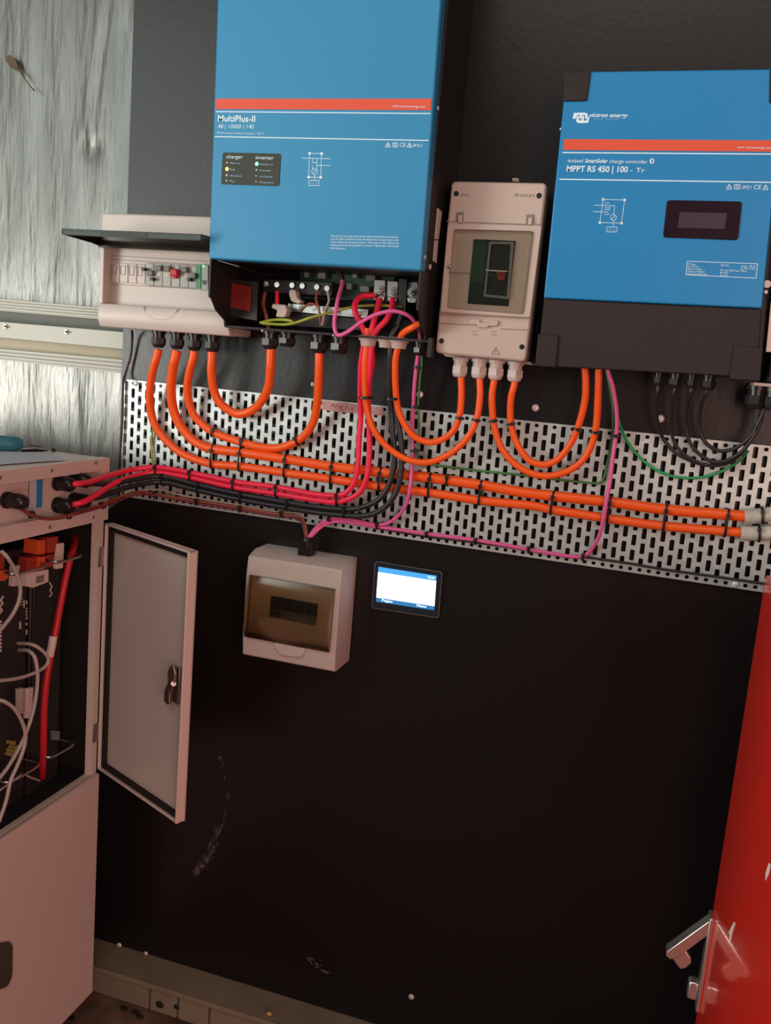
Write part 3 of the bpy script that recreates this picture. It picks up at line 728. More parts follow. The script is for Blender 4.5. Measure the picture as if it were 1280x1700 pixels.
br = part('breaker', MB().pp([(811, 402), (851, 402.5), (843, 495), (803, 491)], YE-.0025, .002), 'breaker_black', en, label='black moulded case breaker')
part('breaker_frame', ring(rpoly([(812, 401), (853.5, 401.5), (845, 497), (802.5, 492.5)], 3), rpoly([(815.5, 405), (848, 405.5), (841, 492), (806.5, 488.5)], 2), YE-.0055, .003), 'lever_grey', br)
part('toggle', MB().pp(rpoly([(823, 450), (839, 451), (838, 466), (826, 465)], 3), YE-.0075, .005), 'label_red', br, bevel=.001)
mb = MB(); pline(mb, (806, 448.5), (842, 450.5), 2.2, YE-.0065); part('breaker_divider', mb, 'breaker_grey', br)
part('green_label', MB().pp([(786, 400), (808, 401), (803, 470), (781, 468)], YE-.002, .0008), 'board_pcb', en, label='dark green label')
cl = part('clear_window', MB().pp(rpoly(wi, 6), YE-.0105, .0016), 'clear_cover', en, label='clear plastic window', bevel=.0006)
mb = MB()
for pts in ([(744, 452.5), (800, 454.5), (842, 456.5)], ):
    mb.tube([W(x, y, YE-.0115) for x, y in pts], .0012, 6)
mb.tube([W(875.5, 416, YE-.0112), W(875, 428, YE-.0112)], .0008, 6)
part('window_rib', mb, 'clear_cover', cl)
p = W(746.5, 443, YE-.011); part('window_pin', MB().ball(p, .003, 10), 'steel', cl)
# latch, marks
part('latch', MB().pp(rpoly([(778, 529), (796, 530), (796, 535), (811, 536), (811, 531.5), (827, 532), (825, 541), (811, 541), (808, 544), (793, 543), (791, 538.5), (777, 538)], 1.5), YE-.005, .005), 'grey_plastic', en, bevel=.001)
mb = MB()
for x in (785, 816):
    for k in range(2): pline(mb, (x-1, 550+k*5), (x+9, 551+k*5), .9, YE)
P = [(816, 588), (823, 577), (829.5, 588.5)]
for i in range(3): pline(mb, P[i], P[(i+1) % 3], .9, YE)
pline(mb, (823, 580), (822.5, 586), 1, YE)
part('moulded_mark', mb, 'print_grey', en)
ftext('IP65', (764, 325.5), (779, 326), 4, YE, 'print_grey', en)
ftext('BI-HOUPT', (855, 326.5), (888, 328.5), 5.5, YE, 'print_grey', en)
part('mounting_lug', MB().pp([(850, 295), (861, 295.5), (861, 302), (850, 301)], -.02, .018), 'grey_plastic', en, bevel=.001)
zE = W(800, 593, YE).z
part('lower_lip', MB().pp([(731, 585), (880, 600), (884, 606), (740, 592)], YE+.04, .045), 'grey_plastic', en, bevel=.002)
for px, py in ((765, 598), (796.5, 600), (824.5, 602), (856.5, 605)):
    p = W(px, py, -.060); gland(G_WHITE, (p.x, -.060, p.z+.004), en, s=(.93, .93, .90), label='white cable gland')

# ================================================================== RIGHT BLUE CHARGE CONTROLLER
YM = -.126
mp_ = thing('solar_charge_controller', 'blue and black solar charge controller with small dark display, right of the clear-window enclosure', 'charge controller', W(1070, 615, -.06))
tl = W(942.5, 118, YM); bl = W(891, 607, YM); br_ = W(1262, 628, YM)
mx0 = W(902.5, 494.4, YM).x; mx1 = W(1265, 512, YM).x; mzb = (W(902.5, 494.4, YM).z+W(1265, 512, YM).z)/2; mzt = W(1100, 115.5, YM).z; mz0 = (bl.z+br_.z)/2
blue = [(940.5, 119), (1306, 113.5), (1265.5, 512), (902.5, 494.4)]
part('front_cover', MB().pp(blue, YM, .012), 'controller_blue', mp_, bevel=.0025)
part('housing', MB().prism([W(x, y, YM+.0122) for x, y in ((941, 122), (1305, 117), (1263, 627), (892, 607))], (0, .112, 0)), 'case_black', mp_, bevel=.002)
part('lower_cover', MB().pp([(903, 496), (1265, 513.5), (1257, 627), (891.5, 607)], YM+.001, .012), 'cap_black', mp_, bevel=.002)
part('corner_cap', MB().pp(rpoly([(937, 119), (981, 118), (974.5, 167), (935.5, 168)], 3), YM-.003, .03), 'cap_black', mp_, bevel=.0015)
part('corner_cap', MB().pp(rpoly([(1278, 115), (1310, 114), (1306, 171), (1277, 170)], 3), YM-.003, .03), 'cap_black', mp_, bevel=.0015)
part('corner_cap', MB().pp(rpoly([(893.5, 554), (927.5, 557), (922, 610), (888, 607)], 2), YM-.003, .03), 'cap_black', mp_, bevel=.0015)
part('corner_cap', MB().pp(rpoly([(1219, 573), (1267, 577), (1262, 633), (1211, 629)], 2), YM-.003, .03), 'cap_black', mp_, bevel=.0015)
for px, py, r_ in ((1272, 472, .006), (1254, 609, .005), (1270, 485, .003)):
    p = W(px, py, YM+.006); part('screw', MB().cyl(p+Vector((.001,0,0)), p+Vector((.001,-.004,0)), r_, r_*.9, 14), 'dull_steel', mp_)
p = W(931, 211, YM); part('screw', MB().ball(p+Vector((-.001,.01,0)), .002, 8), 'screw_white', mp_)
mb = MB(); decal(mb, [(936, 230.8), (1296, 233.2), (1294.5, 252), (935, 248.8)], YM); part('red_band', mb, 'band_red', mp_, label='red band')
mb = MB(); pline(mb, (933.5, 253.3), (1293, 256), 1.8, YM); pline(mb, (928.5, 297.5), (1288, 302.8), 1.8, YM); part('rule_line', mb, 'print_white', mp_)
ftext('www.victronenergy.com', (1224, 246), (1280, 247.2), 3.6, YM-.0007, 'print_white', mp_)
ftext('isolated', (942.5, 269.6), (968, 269.9), 6, YM, 'print_white', mp_, shear=.15)
ftext('SmartSolar', (971, 270), (1009, 270.4), 6.4, YM, 'print_white', mp_, shear=.15, bold=.02)
ftext('charge controller', (1012, 270.5), (1075, 271.6), 6, YM, 'print_white', mp_, shear=.15)
mb = MB(); decal(mb, [(1082.6+4*math.cos(a), 267.5+4.6*math.sin(a)) for a in [k*math.pi/6 for k in range(12)]], YM); part('wireless_symbol', mb, 'print_white', mp_)
mb = MB(); pline(mb, (1081, 265.5), (1084.4, 269.2), .7, YM-.0006); pline(mb, (1081, 269.5), (1084.4, 265.8), .7, YM-.0006); pline(mb, (1082.7, 264), (1082.7, 271), .7, YM-.0006); part('wireless_symbol', mb, 'controller_blue', mp_)
ftext('MPPT RS 450 | 100', (940.5, 284.6), (1042, 286), 9.4, YM, 'print_white', mp_, bold=.022)
ftext('- Tr', (1046, 286), (1070.5, 286.4), 7.5, YM, 'print_white', mp_)
# emblem: two interlocking wave shapes
mb = MB()
decal(mb, rpoly([(953, 187.5), (970, 186.8), (976, 189), (974.5, 197), (971, 197.4), (971.8, 191), (966.5, 190.5), (965.5, 197.4), (961.5, 197.4), (962.5, 190.8), (958, 190.6), (956, 197), (950.5, 197)], .8), YM)
decal(mb, rpoly([(958, 192), (961, 192), (960.5, 199.5), (965.8, 199.7), (967, 192), (970, 192), (969, 200), (974, 200), (976, 193.5), (979, 193.5), (976.5, 204), (960, 204.5), (956.5, 201.5)], .8), YM, .0008)
part('emblem', mb, 'print_white', mp_)
ftext('victron energy', (979, 194.2), (1042.5, 194.8), 6.6, YM, 'print_white', mp_, shear=.3, bold=.02)
ftext('B L U E   P O W E R', (986.5, 199.4), (1027.5, 199.8), 2.6, YM, 'print_pale', mp_, shear=.2)
icons(mp_, YM, (1210.5, 310), (1224, 310), (1271, 311), 4.6)
ftext('IP21', (1232, 313.8), (1247, 314), 5.5, YM, 'print_white', mp_, shear=.15); ftext('CE', (1251, 314), (1263, 314.2), 7, YM, 'print_white', mp_)
diagram(mp_, YM, [(1001.5, 331), (1037, 332), (1032, 370.5), (996, 369.5)], (1018.5, 361, 5), (1007.5, 377, 1024.5, 385),
        [((986, 340.6), (1020.6, 341.6)), ((984.7, 351.3), (1010, 352)), ((1020.6, 341.6), (1019, 356)), ((1004, 345), (1014, 345)), ((1003, 348), (1013, 348)), ((1003, 356), (1012, 356)), ((1004, 337), (1012, 337))])
ftext('battery', (1010, 382.7), (1022, 383), 3, YM, 'print_pale', mp_)
o = part('display_frame', MB().pp(rpoly([(1107.5, 332), (1231.8, 334.4), (1225, 398.6), (1100.5, 394)], 6), YM-.0022, .0022), 'lcd_frame', mp_, bevel=.0006, label='dark display bezel')
part('display_glass', MB().pp([(1128.6, 352), (1206.8, 353.7), (1203.2, 380), (1124.8, 378.2)], YM-.0027, .0005), 'lcd_dark', o)
mb = MB(); T = [(1141, 433.7), (1258, 438), (1255, 461.8), (1138.7, 456.2)]
for i in range(4): pline(mb, T[i], T[(i+1) % 4], .9, YM)
part('rating_table', mb, 'print_white', mp_)
rows = [('PV input', '450 VDC', 'max 18 A'), ('Max PV power', '', '5.76 kW'), ('Battery voltage', '40 - 60 VDC max 100 A', ''), ('Serial port isolated', '48 VDC', ''), ('Operating temp range', '-40 - +60 C', '')]
for i, (a, b_, c) in enumerate(rows):
    y = 439.6+i*4.1; x = 1142.5-i*.45
    ftext(a, (x, y), (x+13+5*(i % 5), y+.6), 3, YM, 'print_white', mp_)
    if b_: ftext(b_, (x+54, y+2.1), (x+54+(14 if i != 2 else 44), y+(2.7 if i != 2 else 3.8)), 3, YM, 'print_white', mp_)
    if c: ftext(c, (x+88, y+3.4), (x+112, y+4.2), 3, YM, 'print_white', mp_)
# glands under the controller
for px, py in ((1093, 628), (1121, 631), (1148, 632), (1176, 635)):
    p = W(px, py, -.07); gland(G_BIG, (p.x, -.07, p.z+.012), mp_, s=(.55 if px in (1093, 1148) else .8,)*2+(.75,))

# ================================================================== ENCLOSURE AT THE RIGHT EDGE (mostly out of frame)
YQ = -.06
rb = thing('junction_box', 'grey junction box at the right picture edge, mostly hidden behind the controller', 'junction box', W(1300, 635, -.03))
ja = W(1276, 360, YQ); jb = W(1246, 640, YQ)
part('body', MB().box(jb.x+.022, jb.x+.25, YQ, -.001, jb.z+.006, ja.z+.06), 'case_black', rb, bevel=.003)
part('front_label', MB().pp([(1279, 500), (1330, 502), (1325, 586), (1270.5, 585)], YQ-.006, .006), 'dull_steel', rb, bevel=.001)
part('base_flange', MB().box(jb.x+.002, jb.x+.25, YQ-.02, -.001, jb.z, jb.z+.005), 'grey_plastic', rb, bevel=.001)
gland(G_BIG, (W(1256, 650, -.055).x, -.055, jb.z), rb, s=(1.05, 1.05, 1.1)); gland(G_BIG, (W(1284, 652, -.055).x, -.055, jb.z), rb, s=(1.05, 1.05, 1.1))

# ================================================================== LOWER SMALL BREAKER BOX
YL = -.083
lb_ = thing('small_breaker_box', 'small white breaker box with brown smoked door, below the perforated panel', 'breaker box', W(480, 1105, -.04))
c4 = [W(413, 914, YL), W(569, 938.4, YL), W(555, 1119, YL), W(401, 1088.5, YL)]
x0 = (c4[0].x+c4[3].x)/2; x1 = (c4[1].x+c4[2].x)/2; z1 = (c4[0].z+c4[1].z)/2; z0 = (c4[2].z+c4[3].z)/2
# body with sloped upper and lower fronts
prof = [(-.001, z1), (-.055, z1), (YL, z1-.010), (YL-.004, z1-.045), (YL-.004, z0+.045), (YL, z0+.004), (YL+.010, z0), (-.001, z0)]
part('case', MB().prism([Vector((x0, y, z)) for y, z in prof], (x1-x0, 0, 0)), 'white_plastic', lb_, bevel=.0025)
dr = [(415.5, 953.5), (557, 977.5), (547.5, 1082), (407.5, 1056)]
YDo = YL-.0045
part('door_recess', MB().pp(dr, YDo-.0005, .001), 'print_grey', lb_)
ip = part('inner_plate', MB().pp([(419, 958), (553, 981), (544.5, 1076), (411, 1051)], YDo-.001, .001), 'white_plastic', lb_)
part('breaker', MB().pp([(450, 989), (527.5, 1003), (524, 1039.5), (447, 1023.5)], YDo-.003, .0015), 'breaker_black', lb_, label='dark breaker row behind smoked door')
mb = MB()
for t_ in (.25, .5, .75): a = lerp((450, 989), (527.5, 1003), t_); b_ = lerp((447, 1023.5), (524, 1039.5), t_); pline(mb, a, b_, .8, YDo-.0032)
pline(mb, (451, 1012), (525, 1026), 1.2, YDo-.0032)
part('breaker_gap', mb, 'lever_grey', lb_)
# curved smoked door
mb = MB(); n = 14; vs = []
for i in range(n+1):
    t_ = i/n; bul = .0045+.010*math.sin(math.pi*min(1, t_*1.0))**.8
    a = W(*lerp(dr[0], dr[3], t_), YDo); b_ = W(*lerp(dr[1], dr[2], t_), YDo)
    for q_ in (a, b_): vs.append(q_+Vector((0, -bul, 0)))
    for q_ in (a, b_): vs.append(q_+Vector((0, -bul+.0015, 0)))
fs = []
for i in range(n):
    k = i*4; fs += [(k, k+1, k+5, k+4), (k+2, k+6, k+7, k+3), (k, k+4, k+6, k+2), (k+1, k+3, k+7, k+5)]
fs += [(0, 2, 3, 1), (n*4, n*4+1, n*4+3, n*4+2)]
mb.add(vs, fs); dd = part('door', mb, 'smoked_cover', lb_, label='curved brown smoked door', ang=60)
part('door_handle', MB().pp(rpoly([(452, 1066), (509, 1077), (500, 1092), (465, 1088), (457, 1079)], 5), YL-.007, .006), 'white_plastic', lb_, bevel=.0015)
p = W(510, 905, -.045); gl = Vector((p.x, -.045, z1))
mb = MB().box(gl.x-.013, gl.x+.013, -.058, -.032, z1, z1+.012).cyl(gl+Vector((0,0,.010)), gl+Vector((0,0,.026)), .0135, .0135, 6).cyl(gl+Vector((0,0,.026)), gl+Vector((0,0,.034)), .012, .009, 18)
part('cable_gland', mb, 'gland_black', lb_, label='black cable gland', bevel=.0006)

# ================================================================== TOUCHSCREEN
YS = -.006
ts = thing('touchscreen_display', 'small lit touchscreen flush-mounted on the black board', 'display', W(675, 1015, -.003))
part('bezel', MB().pp(rpoly([(622.5, 931.5), (734.5, 949.5), (728.4, 1026.5), (616.5, 1009.5)], 5), YS, .006), 'screen_frame', ts, bevel=.0008)
mb = ring(rpoly([(622.5, 931.5), (734.5, 949.5), (728.4, 1026.5), (616.5, 1009.5)], 5), rpoly([(623.5, 932.6), (733.3, 950.5), (727.4, 1025.3), (617.6, 1008.6)], 5), YS-.0006, .0006)
part('bezel_edge', mb, 'dull_steel', ts)
SCR = [(628.4, 941), (724.6, 956), (720.6, 1013.2), (624.2, 998.8)]
def sub(u0, u1, v0, v1):
    f_ = lambda u, v_: lerp(lerp(SCR[0], SCR[1], u), lerp(SCR[3], SCR[2], u), v_)
    return [f_(u0, v0), f_(u1, v0), f_(u1, v1), f_(u0, v1)]
part('screen', MB().pp(sub(0, 1, .15, .88), YS-.0008, .0008), 'screen_lit', ts, label='glowing white screen area')
part('screen_header', MB().pp(sub(0, 1, 0, .15), YS-.0008, .0008), 'screen_header', ts, label='blue header bar')
part('screen_footer', MB().pp(sub(0, 1, .88, 1), YS-.0008, .0008), 'screen_footer', ts, label='blue footer bar')
ftext('Pages', sub(.1, .28, .96, .96)[0], sub(.1, .28, .96, .96)[1], 3.6, YS-.0010, 'screen_lit', ts)
ftext('Menu', sub(.70, .86, .96, .96)[0], sub(.70, .86, .96, .96)[1], 3.6, YS-.0010, 'screen_lit', ts)
ftext('12:31', sub(.86, .97, .10, .10)[0], sub(.86, .97, .10, .10)[1], 3.6, YS-.0010, 'screen_lit', ts)
part('side_tab', MB().pp(rpoly([(735, 948), (742, 949), (741, 957), (734.5, 956)], 2), YS+.003, .003), 'lcd_frame', ts)

# ================================================================== WHITE BATTERY CABINET
XC = -.165; XT = -.155; YC = -.121; YN = -.98; XBk = -.75
zsh_top = W(182, 760, YC).z; zsh_bot = W(179, 862, YC).z
z_low = W(156, 1281, YC).z; z_bot = W(144.5, 1644.5, YC).z
cab = thing('battery_cabinet', 'tall white battery cabinet with open upper door, at the left by the wall', 'cabinet', (-.45, -.55, 0))
# top box: frame around a recessed connection panel
FT = lambda px, py: WX(px, py, XT)
rz1 = WX(94, 781, XT).z; rz0 = WX(100, 851, XT).z; ry = WX(158, 779, XT).y
rz1 = zsh_top-.022; rz0 = zsh_bot+.027; ry = YC-.024
part('top_box', MB().box(XBk, XT-.017, YN, YC, zsh_bot, zsh_top-.001), 'cabinet_white', cab, bevel=.001)
mb = MB().box(XT-.018, XT, YN, YC, rz1, zsh_top).box(XT-.018, XT, YN, YC, zsh_bot, rz0).box(XT-.018, XT, ry, YC, rz0, rz1)
part('front_frame', mb, 'cabinet_white', cab)
for px, py in ((159, 768.5), (86, 781), (0, 793), (155, 858.5), (82.5, 875)):
    p = FT(px, py); part('screw', MB().cyl(p, p+Vector((.0015, 0, 0)), .0035, .003, 10), 'print_grey', cab)
Pp = lambda px, py, x=XT-.0172: WX(px, py, x)
def onp(pxs, x, dep): return MB().prism([WX(a, b_, x) for a, b_ in pxs], (dep, 0, 0))
part('label_strip', onp([(48, 797), (60, 795), (60, 845), (47, 845)], XT-.0168, .0006), 'paper', cab)
part('blue_label', onp([(60.5, 796), (70.5, 794.5), (69, 842), (59.5, 843)], XT-.0166, .0010), 'inverter_blue', cab, label='blue vertical label')
mb = onp([(47.5, 798), (49, 798), (47.5, 846), (46, 846)], XT-.0165, .0004)
part('seam_line', mb, 'print_grey', cab)
for i, (px, py, Y) in enumerate(((93, 801.5, -.250), (118, 795, -.205), (92, 837.5, -.250), (118, 829, -.205))):
    p = W(px, py, Y); gland(G_BIG, (XT-.018, Y, p.z), cab, rot=(0, R(-90), 0), s=(.95, .95, 1.12))
p = W(-6, 840, -.375); gland(G_BIG, (XT-.018, -.375, WX(8, 839, -.14).z), cab, rot=(0, R(-90), 0), s=(.95, .95, 1.25))
# lower body and closed lower door
zd = z_low
part('lower_body', MB().box(XBk, XC-.002, YN, YC-.002, z_bot, zd), 'cabinet_white', cab, bevel=.002)
ld = part('lower_door', MB().box(XC-.001, XT, YN+.01, YC, z_bot+.001, zd), 'cabinet_white', cab, bevel=.003)
o = part('door_latch', MB().prism([WX(x, y, XT) for x, y in rpoly([(-10, 1566), (14, 1562), (19, 1570), (18, 1620), (10, 1638), (-12, 1645)], 8)], (.004, 0, 0)), 'dull_steel', ld, bevel=.0012)
# open compartment shell: inner shade painted in as black sheets, white posts
part('back_panel', MB().box(XBk, XBk+.004, YN, YC, zd, zsh_bot), 'void_black', cab)
part('side_panel', MB().box(XBk, XC-.012, YC-.004, YC, zd, zsh_bot), 'cabinet_white', cab)
part('side_shade', MB().box(XBk, XC-.012, YC-.007, YC-.0041, zd, zsh_bot), 'void_black', cab)
part('shelf_shade', MB().box(XBk, XC-.014, YN, YC-.007, zd, zd+.002), 'void_black', cab)
part('roof_shade', MB().box(XBk, XC-.014, YN, YC-.007, zsh_bot-.004, zsh_bot-.001), 'void_black', cab)
part('side_panel', MB().box(XBk, XC, YN, YN+.004, zd, zsh_bot), 'cabinet_white', cab)
part('door_post', MB().box(XC-.014, XC+.001, YC-.016, YC, zd, zsh_bot), 'cabinet_white', cab)
for i, y in enumerate((YC-.03, YN+.03)):
    for x in (XC-.04, XBk+.04):
        p0 = Vector((x, y, .024)); o = part('caster', MB().cyl(p0+Vector((0, -.012, 0)), p0+Vector((0, .012, 0)), .0235, .0235, 20).box(x-.014, x+.014, y-.014, y+.014, .03, z_bot), 'gland_black', cab)
# hinges
for (px, py) in ((168.5, 923), (154.5, 1212)):
    p = W(px, py, YC); z = p.z
    o = part('hinge', MB().box(XC+.001, XC+.003, YC-.015, YC+.001, z-.019, z+.019).cyl((XC+.004, YC, z-.019), (XC+.004, YC, z+.019), .0035, .0035, 10), 'dull_steel', cab, bevel=.0005)
# open upper door
A = R(65); dv = Vector((math.sin(A), -math.cos(A), 0)); nv = Vector((math.cos(A), math.sin(A), 0))   # dv along the door, nv out through the outer skin
H0 = Vector((XC+.004, YC+.0, 0)); dw = .2745; zt_ = W(168, 867, YC).z; zb_ = W(157, 1274, YC).z
def DP(u, dep, z): return H0+dv*u+nv*dep+Vector((0, 0, z))
def dbox(u0, u1, d0, d1, za, zb2):
    return MB().add([DP(u, q_, z) for u in (u0, u1) for q_ in (d0, d1) for z in (za, zb2)], [(0,1,3,2), (4,6,7,5), (0,4,5,1), (2,3,7,6), (0,2,6,4), (1,5,7,3)])
od = part('upper_door', dbox(.002, dw, .012, .016, zb_, zt_), 'cabinet_white', cab, bevel=.001, label='open upper door swung out')
for nm, a in (('door_flange', (.002, .006, -.002, .012, zb_, zt_)), ('door_flange', (dw-.004, dw, -.004, .016, zb_, zt_)), ('door_flange', (.002, dw, -.002, .012, zt_-.004, zt_)), ('door_flange', (.002, dw, -.002, .012, zb_, zb_+.004))):
    part(nm, dbox(*a), 'cabinet_white', od, bevel=.0012)
for a in ((.010, .022, .002, .0118, zb_+.006, zt_-.006), (.010, dw-.012, .002, .0118, zt_-.013, zt_-.006), (.010, dw-.012, .002, .0118, zb_+.006, zb_+.016)):
    part('gasket', dbox(*a), 'gasket', od, label='black foam gasket')
P0 = H0+nv*.011; 
part('inner_skin', dbox(.022, dw-.005, .008, .0118, zb_+.016, zt_-.013), 'white_plastic', od)
# latch mechanism on the inside of the door
def LW(px, py, dep): return WP(px, py, H0+nv*dep, nv)
def lpp(pxs, dep, th): return MB().prism([LW(x, y, dep) for x, y in pxs], nv*th)
la = part('latch_plate', lpp([(289, 1106), (298, 1110), (295, 1170), (285, 1165), (287, 1120)], .002, .009), 'dull_steel', od, bevel=.001)
part('latch_lever', lpp(rpoly([(283, 1105), (287, 1104), (290, 1118), (288, 1140), (281, 1150), (280.5, 1169), (277, 1171), (271.5, 1163), (272, 1147), (278, 1134), (278, 1122), (277, 1116)], 2), -.012, .006), 'dull_steel', od, bevel=.0015)
part('latch_bolt', MB().cyl(LW(288, 1135, -.012), LW(288, 1135, .009), .0045, .0045, 10), 'dull_steel', od)
# ---- battery modules inside
XM = -.212
yb = lambda px, py=1000: WX(px, py, XM).y
mods_ = [(-.176, -.262), (-.272, -.37), (-.38, -.47)]
for i, (ya, yb_) in enumerate(mods_):
    lab = ['black battery module in the cabinet, nearest the open door', 'black battery module in the cabinet, second from the open door', 'black battery module in the cabinet, third from the open door'][i]
    b0 = thing('battery_module', lab, 'battery', (-.45, (ya+yb_)/2, zd+.002), 'battery modules inside the cabinet')
    part('case', MB().box(-.68, XM, yb_, ya, zd+.004, zsh_bot-.035), 'case_black', b0, bevel=.003)
    part('front_plate', MB().box(XM, XM+.003, yb_+.004, ya-.004, zd+.03, zsh_bot-.05), 'case_black', b0, bevel=.001)
    yc_ = (ya+yb_)/2
    if i < 2:
        zz = zsh_bot
        hd = [Vector((XM+.003, ya-.006, zz-.058)), Vector((XM+.045, ya-.010, zz-.060)), Vector((XM+.050, yc_, zz-.060)), Vector((XM+.045, yb_+.010, zz-.060)), Vector((XM+.003, yb_+.006, zz-.058))]
        part('handle', MB().tube(spline(hd, 6), .0028, 8), 'steel', b0, label='curved metal carrying handle')
        zz = zd+.085
        hd = [Vector((XM+.003, ya-.006, zz)), Vector((XM+.040, ya-.010, zz)), Vector((XM+.045, yc_, zz)), Vector((XM+.040, yb_+.010, zz)), Vector((XM+.003, yb_+.006, zz))]
        part('handle', MB().tube(spline(hd, 6), .0026, 8), 'steel', b0, label='curved metal carrying handle')
    # small pale print marks running down the front
    X_ = XM+.0033
    def mark(x0_, y0_, x1_, y1_, mt_='tag_white'):
        return MB().prism([WX(a, b2, X_) for a, b2 in ((x0_, y0_), (x1_, y0_), (x1_, y1_), (x0_, y1_))], (.0004, 0, 0))
    if i == 0:
        for k in range(3): part('status_dot', mark(35, 993+k*5, 37.5, 995+k*5), 'led_off', b0)
        part('print_mark', mark(39, 996, 40.6, 1009), 'tag_white', b0)
        for y_, h_ in ((997, 6), (1009, 2), (1013, 4), (1019, 3), (1024, 4), (1034, 4), (1045, 9)): part('print_mark', mark(43, y_, 45, y_+h_), 'tag_white', b0)
        part('print_mark', mark(32, 1032, 34.6, 1044), 'tag_white', b0)
    if i == 1:
        for k in range(9): part('print_mark', mark(-3, 1030+k*6, 2.4, 1034+k*6), 'tag_white', b0)
        zz_ = MB().tube([WX(x, y, X_) for x, y in ((5, 990), (1, 996), (4, 1002), (-1, 1007), (3, 1013), (-2, 1019))], .0022, 6)
        part('emblem', zz_, 'tag_white', b0)
    # zig zag emblem
    ze = zsh_bot-.155
    zg = MB(); 
    pts = [(ya-.018, ze+.0), (ya-.024, ze+.012), (ya-.017, ze+.020), (ya-.024, ze+.030), (ya-.016, ze+.042)]
    if i == 0: zg.tube([WX(x, y, X_) for x, y in ((82, 967), (86, 973), (83, 980), (86, 986), (82, 991))], .0014, 6); part('emblem', zg, 'tag_white', b0)
    def conn(pxs, x, dep, mt_, nm, lab_=None, bv=.001): return part(nm, MB().prism([WX(a, b2, x) for a, b2 in pxs], (-dep, 0, 0)), mt_, b0, label=lab_, bevel=bv)
    if i == 0:
        conn([(64, 897), (76, 896), (75, 920), (62, 921)], XM+.03, .03, 'connector_orange', 'power_connector', 'orange plug')
        conn([(80, 893), (97, 890), (96, 916), (80, 919)], XM+.024, .02, 'connector_red', 'power_connector', 'dark red plug')
        conn([(98, 903), (107, 901), (105, 943), (94, 945)], XM+.03, .008, 'tag_white', 'cable_tag', 'white tag')
        conn([(47, 926), (66, 924), (64, 948), (43, 950)], XM+.026, .02, 'connector_red', 'power_connector', 'dark red plug')
        conn([(65, 925), (76, 924), (75, 945), (64, 947)], XM+.032, .03, 'connector_orange', 'power_connector', 'orange plug')
        conn([(78, 922), (97, 919), (93, 940), (76, 943)], XM+.022, .02, 'connector_red', 'power_connector', 'dark red plug')
        conn([(45, 952), (81, 945), (81, 966), (56, 976), (45, 974)], XM+.03, .026, 'tag_white', 'label_block', 'white printed block')
        conn([(60, 957), (74, 954), (73, 966), (60, 969)], XM+.0306, .0006, 'print_grey', 'label_print')
        conn([(33, 1145), (40, 1142), (40, 1185), (33, 1186)], XM+.02, .01, 'grey_cable', 'socket', None)
        conn([(46, 1144), (56, 1141), (53, 1192), (44, 1193)], XM+.02, .008, 'tag_white', 'label_block', 'pinkish white label')
        for (x_, y_) in ((24, 1234), (28, 1241), (24, 1247), (22, 1253)):
            p = WX(x_, y_, XM+.02); part('brass_terminal', MB().cyl(p, p+Vector((-.015, 0, 0)), .004, .004, 8), 'brass', b0)
        conn([(89, 1213), (100, 1214), (99, 1229), (89, 1229)], XM+.01, .01, 'lever_grey', 'bracket')
    if i == 1:
        conn([(-4, 918), (9, 917), (7, 945), (-4, 946)], XM+.022, .02, 'connector_red', 'power_connector', 'dark red plug')
        conn([(-6, 948), (14, 946), (15, 958), (8, 965), (-6, 964)], XM+.03, .03, 'connector_orange', 'power_connector', 'orange plug')
        conn([(23, 941), (34, 938), (30, 973), (22, 974)], XM+.03, .01, 'tag_white', 'cable_tag', 'white tag')
# ---- cables inside the cabinet
def cab_cable(name, pts, r_, mt_, label, cat='cable', group=None, n=10):
    return solo(name, MB().tube(spline([WX(x, y, X) for x, y, X in pts], 8), r_, n), mt_, label, cat, group)
rc = thing('battery_cable', 'red battery cable with white sleeve hanging inside the cabinet', 'cable', WX(72, 1285, XM+.01))
RP = [(126, 885, -.24), (124, 903, -.20), (118, 922, -.18), (110, 955, -.178), (101, 1000, -.178), (92, 1050, -.178), (84, 1090, -.178), (77, 1130, -.178), (73, 1180, -.178), (72, 1230, -.178), (71, 1265, -.19), (70, 1290, -.215)]
part('core', MB().tube(spline([WX(*p) for p in RP], 8), .0062, 12), 'dark_red_cable', rc)
part('sleeve', MB().tube([WX(x, y, X) for x, y, X in ((88.5, 1056, -.178), (86, 1072, -.178), (82, 1090, -.178))], .0072, 12), 'tag_white', rc, label='white sleeve')
cab_cable('network_cable', [(2, 915, -.15), (12, 925, -.14), (24, 945, -.14), (33, 970, -.14), (32, 995, -.14), (22, 1018, -.14), (8, 1037, -.14), (-8, 1055, -.14)], .0032, 'grey_cable', 'pale grey network cable curving down the top left of the open cabinet', group='network cables in the cabinet')
cab_cable('network_cable', [(30, 1068, -.19), (48, 1069, -.16), (62, 1074, -.145), (76, 1086, -.14), (80, 1097, -.14), (72, 1109, -.14), (50, 1120, -.14), (25, 1127, -.14), (-10, 1131, -.14)], .0030, 'grey_cable', 'pale grey network cable looping left from the upper module socket', group='network cables in the cabinet')
cab_cable('network_cable', [(32, 1079, -.19), (46, 1080, -.16), (57, 1090, -.145), (62, 1115, -.14), (61, 1145, -.14), (55, 1180, -.14), (44, 1215, -.14), (30, 1245, -.14), (12, 1275, -.14), (-8, 1300, -.14)], .0032, 'grey_cable', 'pale grey network cable falling from the lower module socket', group='network cables in the cabinet')
cab_cable('network_cable', [(-8, 1161, -.15), (8, 1165, -.14), (24, 1177, -.135), (36, 1197, -.135), (42, 1218, -.135), (40, 1240, -.135), (30, 1268, -.135), (18, 1295, -.135), (10, 1330, -.135), (-2, 1365, -.135)], .0032, 'grey_cable', 'pale grey network cable bowing down at the bottom of the open cabinet', group='network cables in the cabinet')
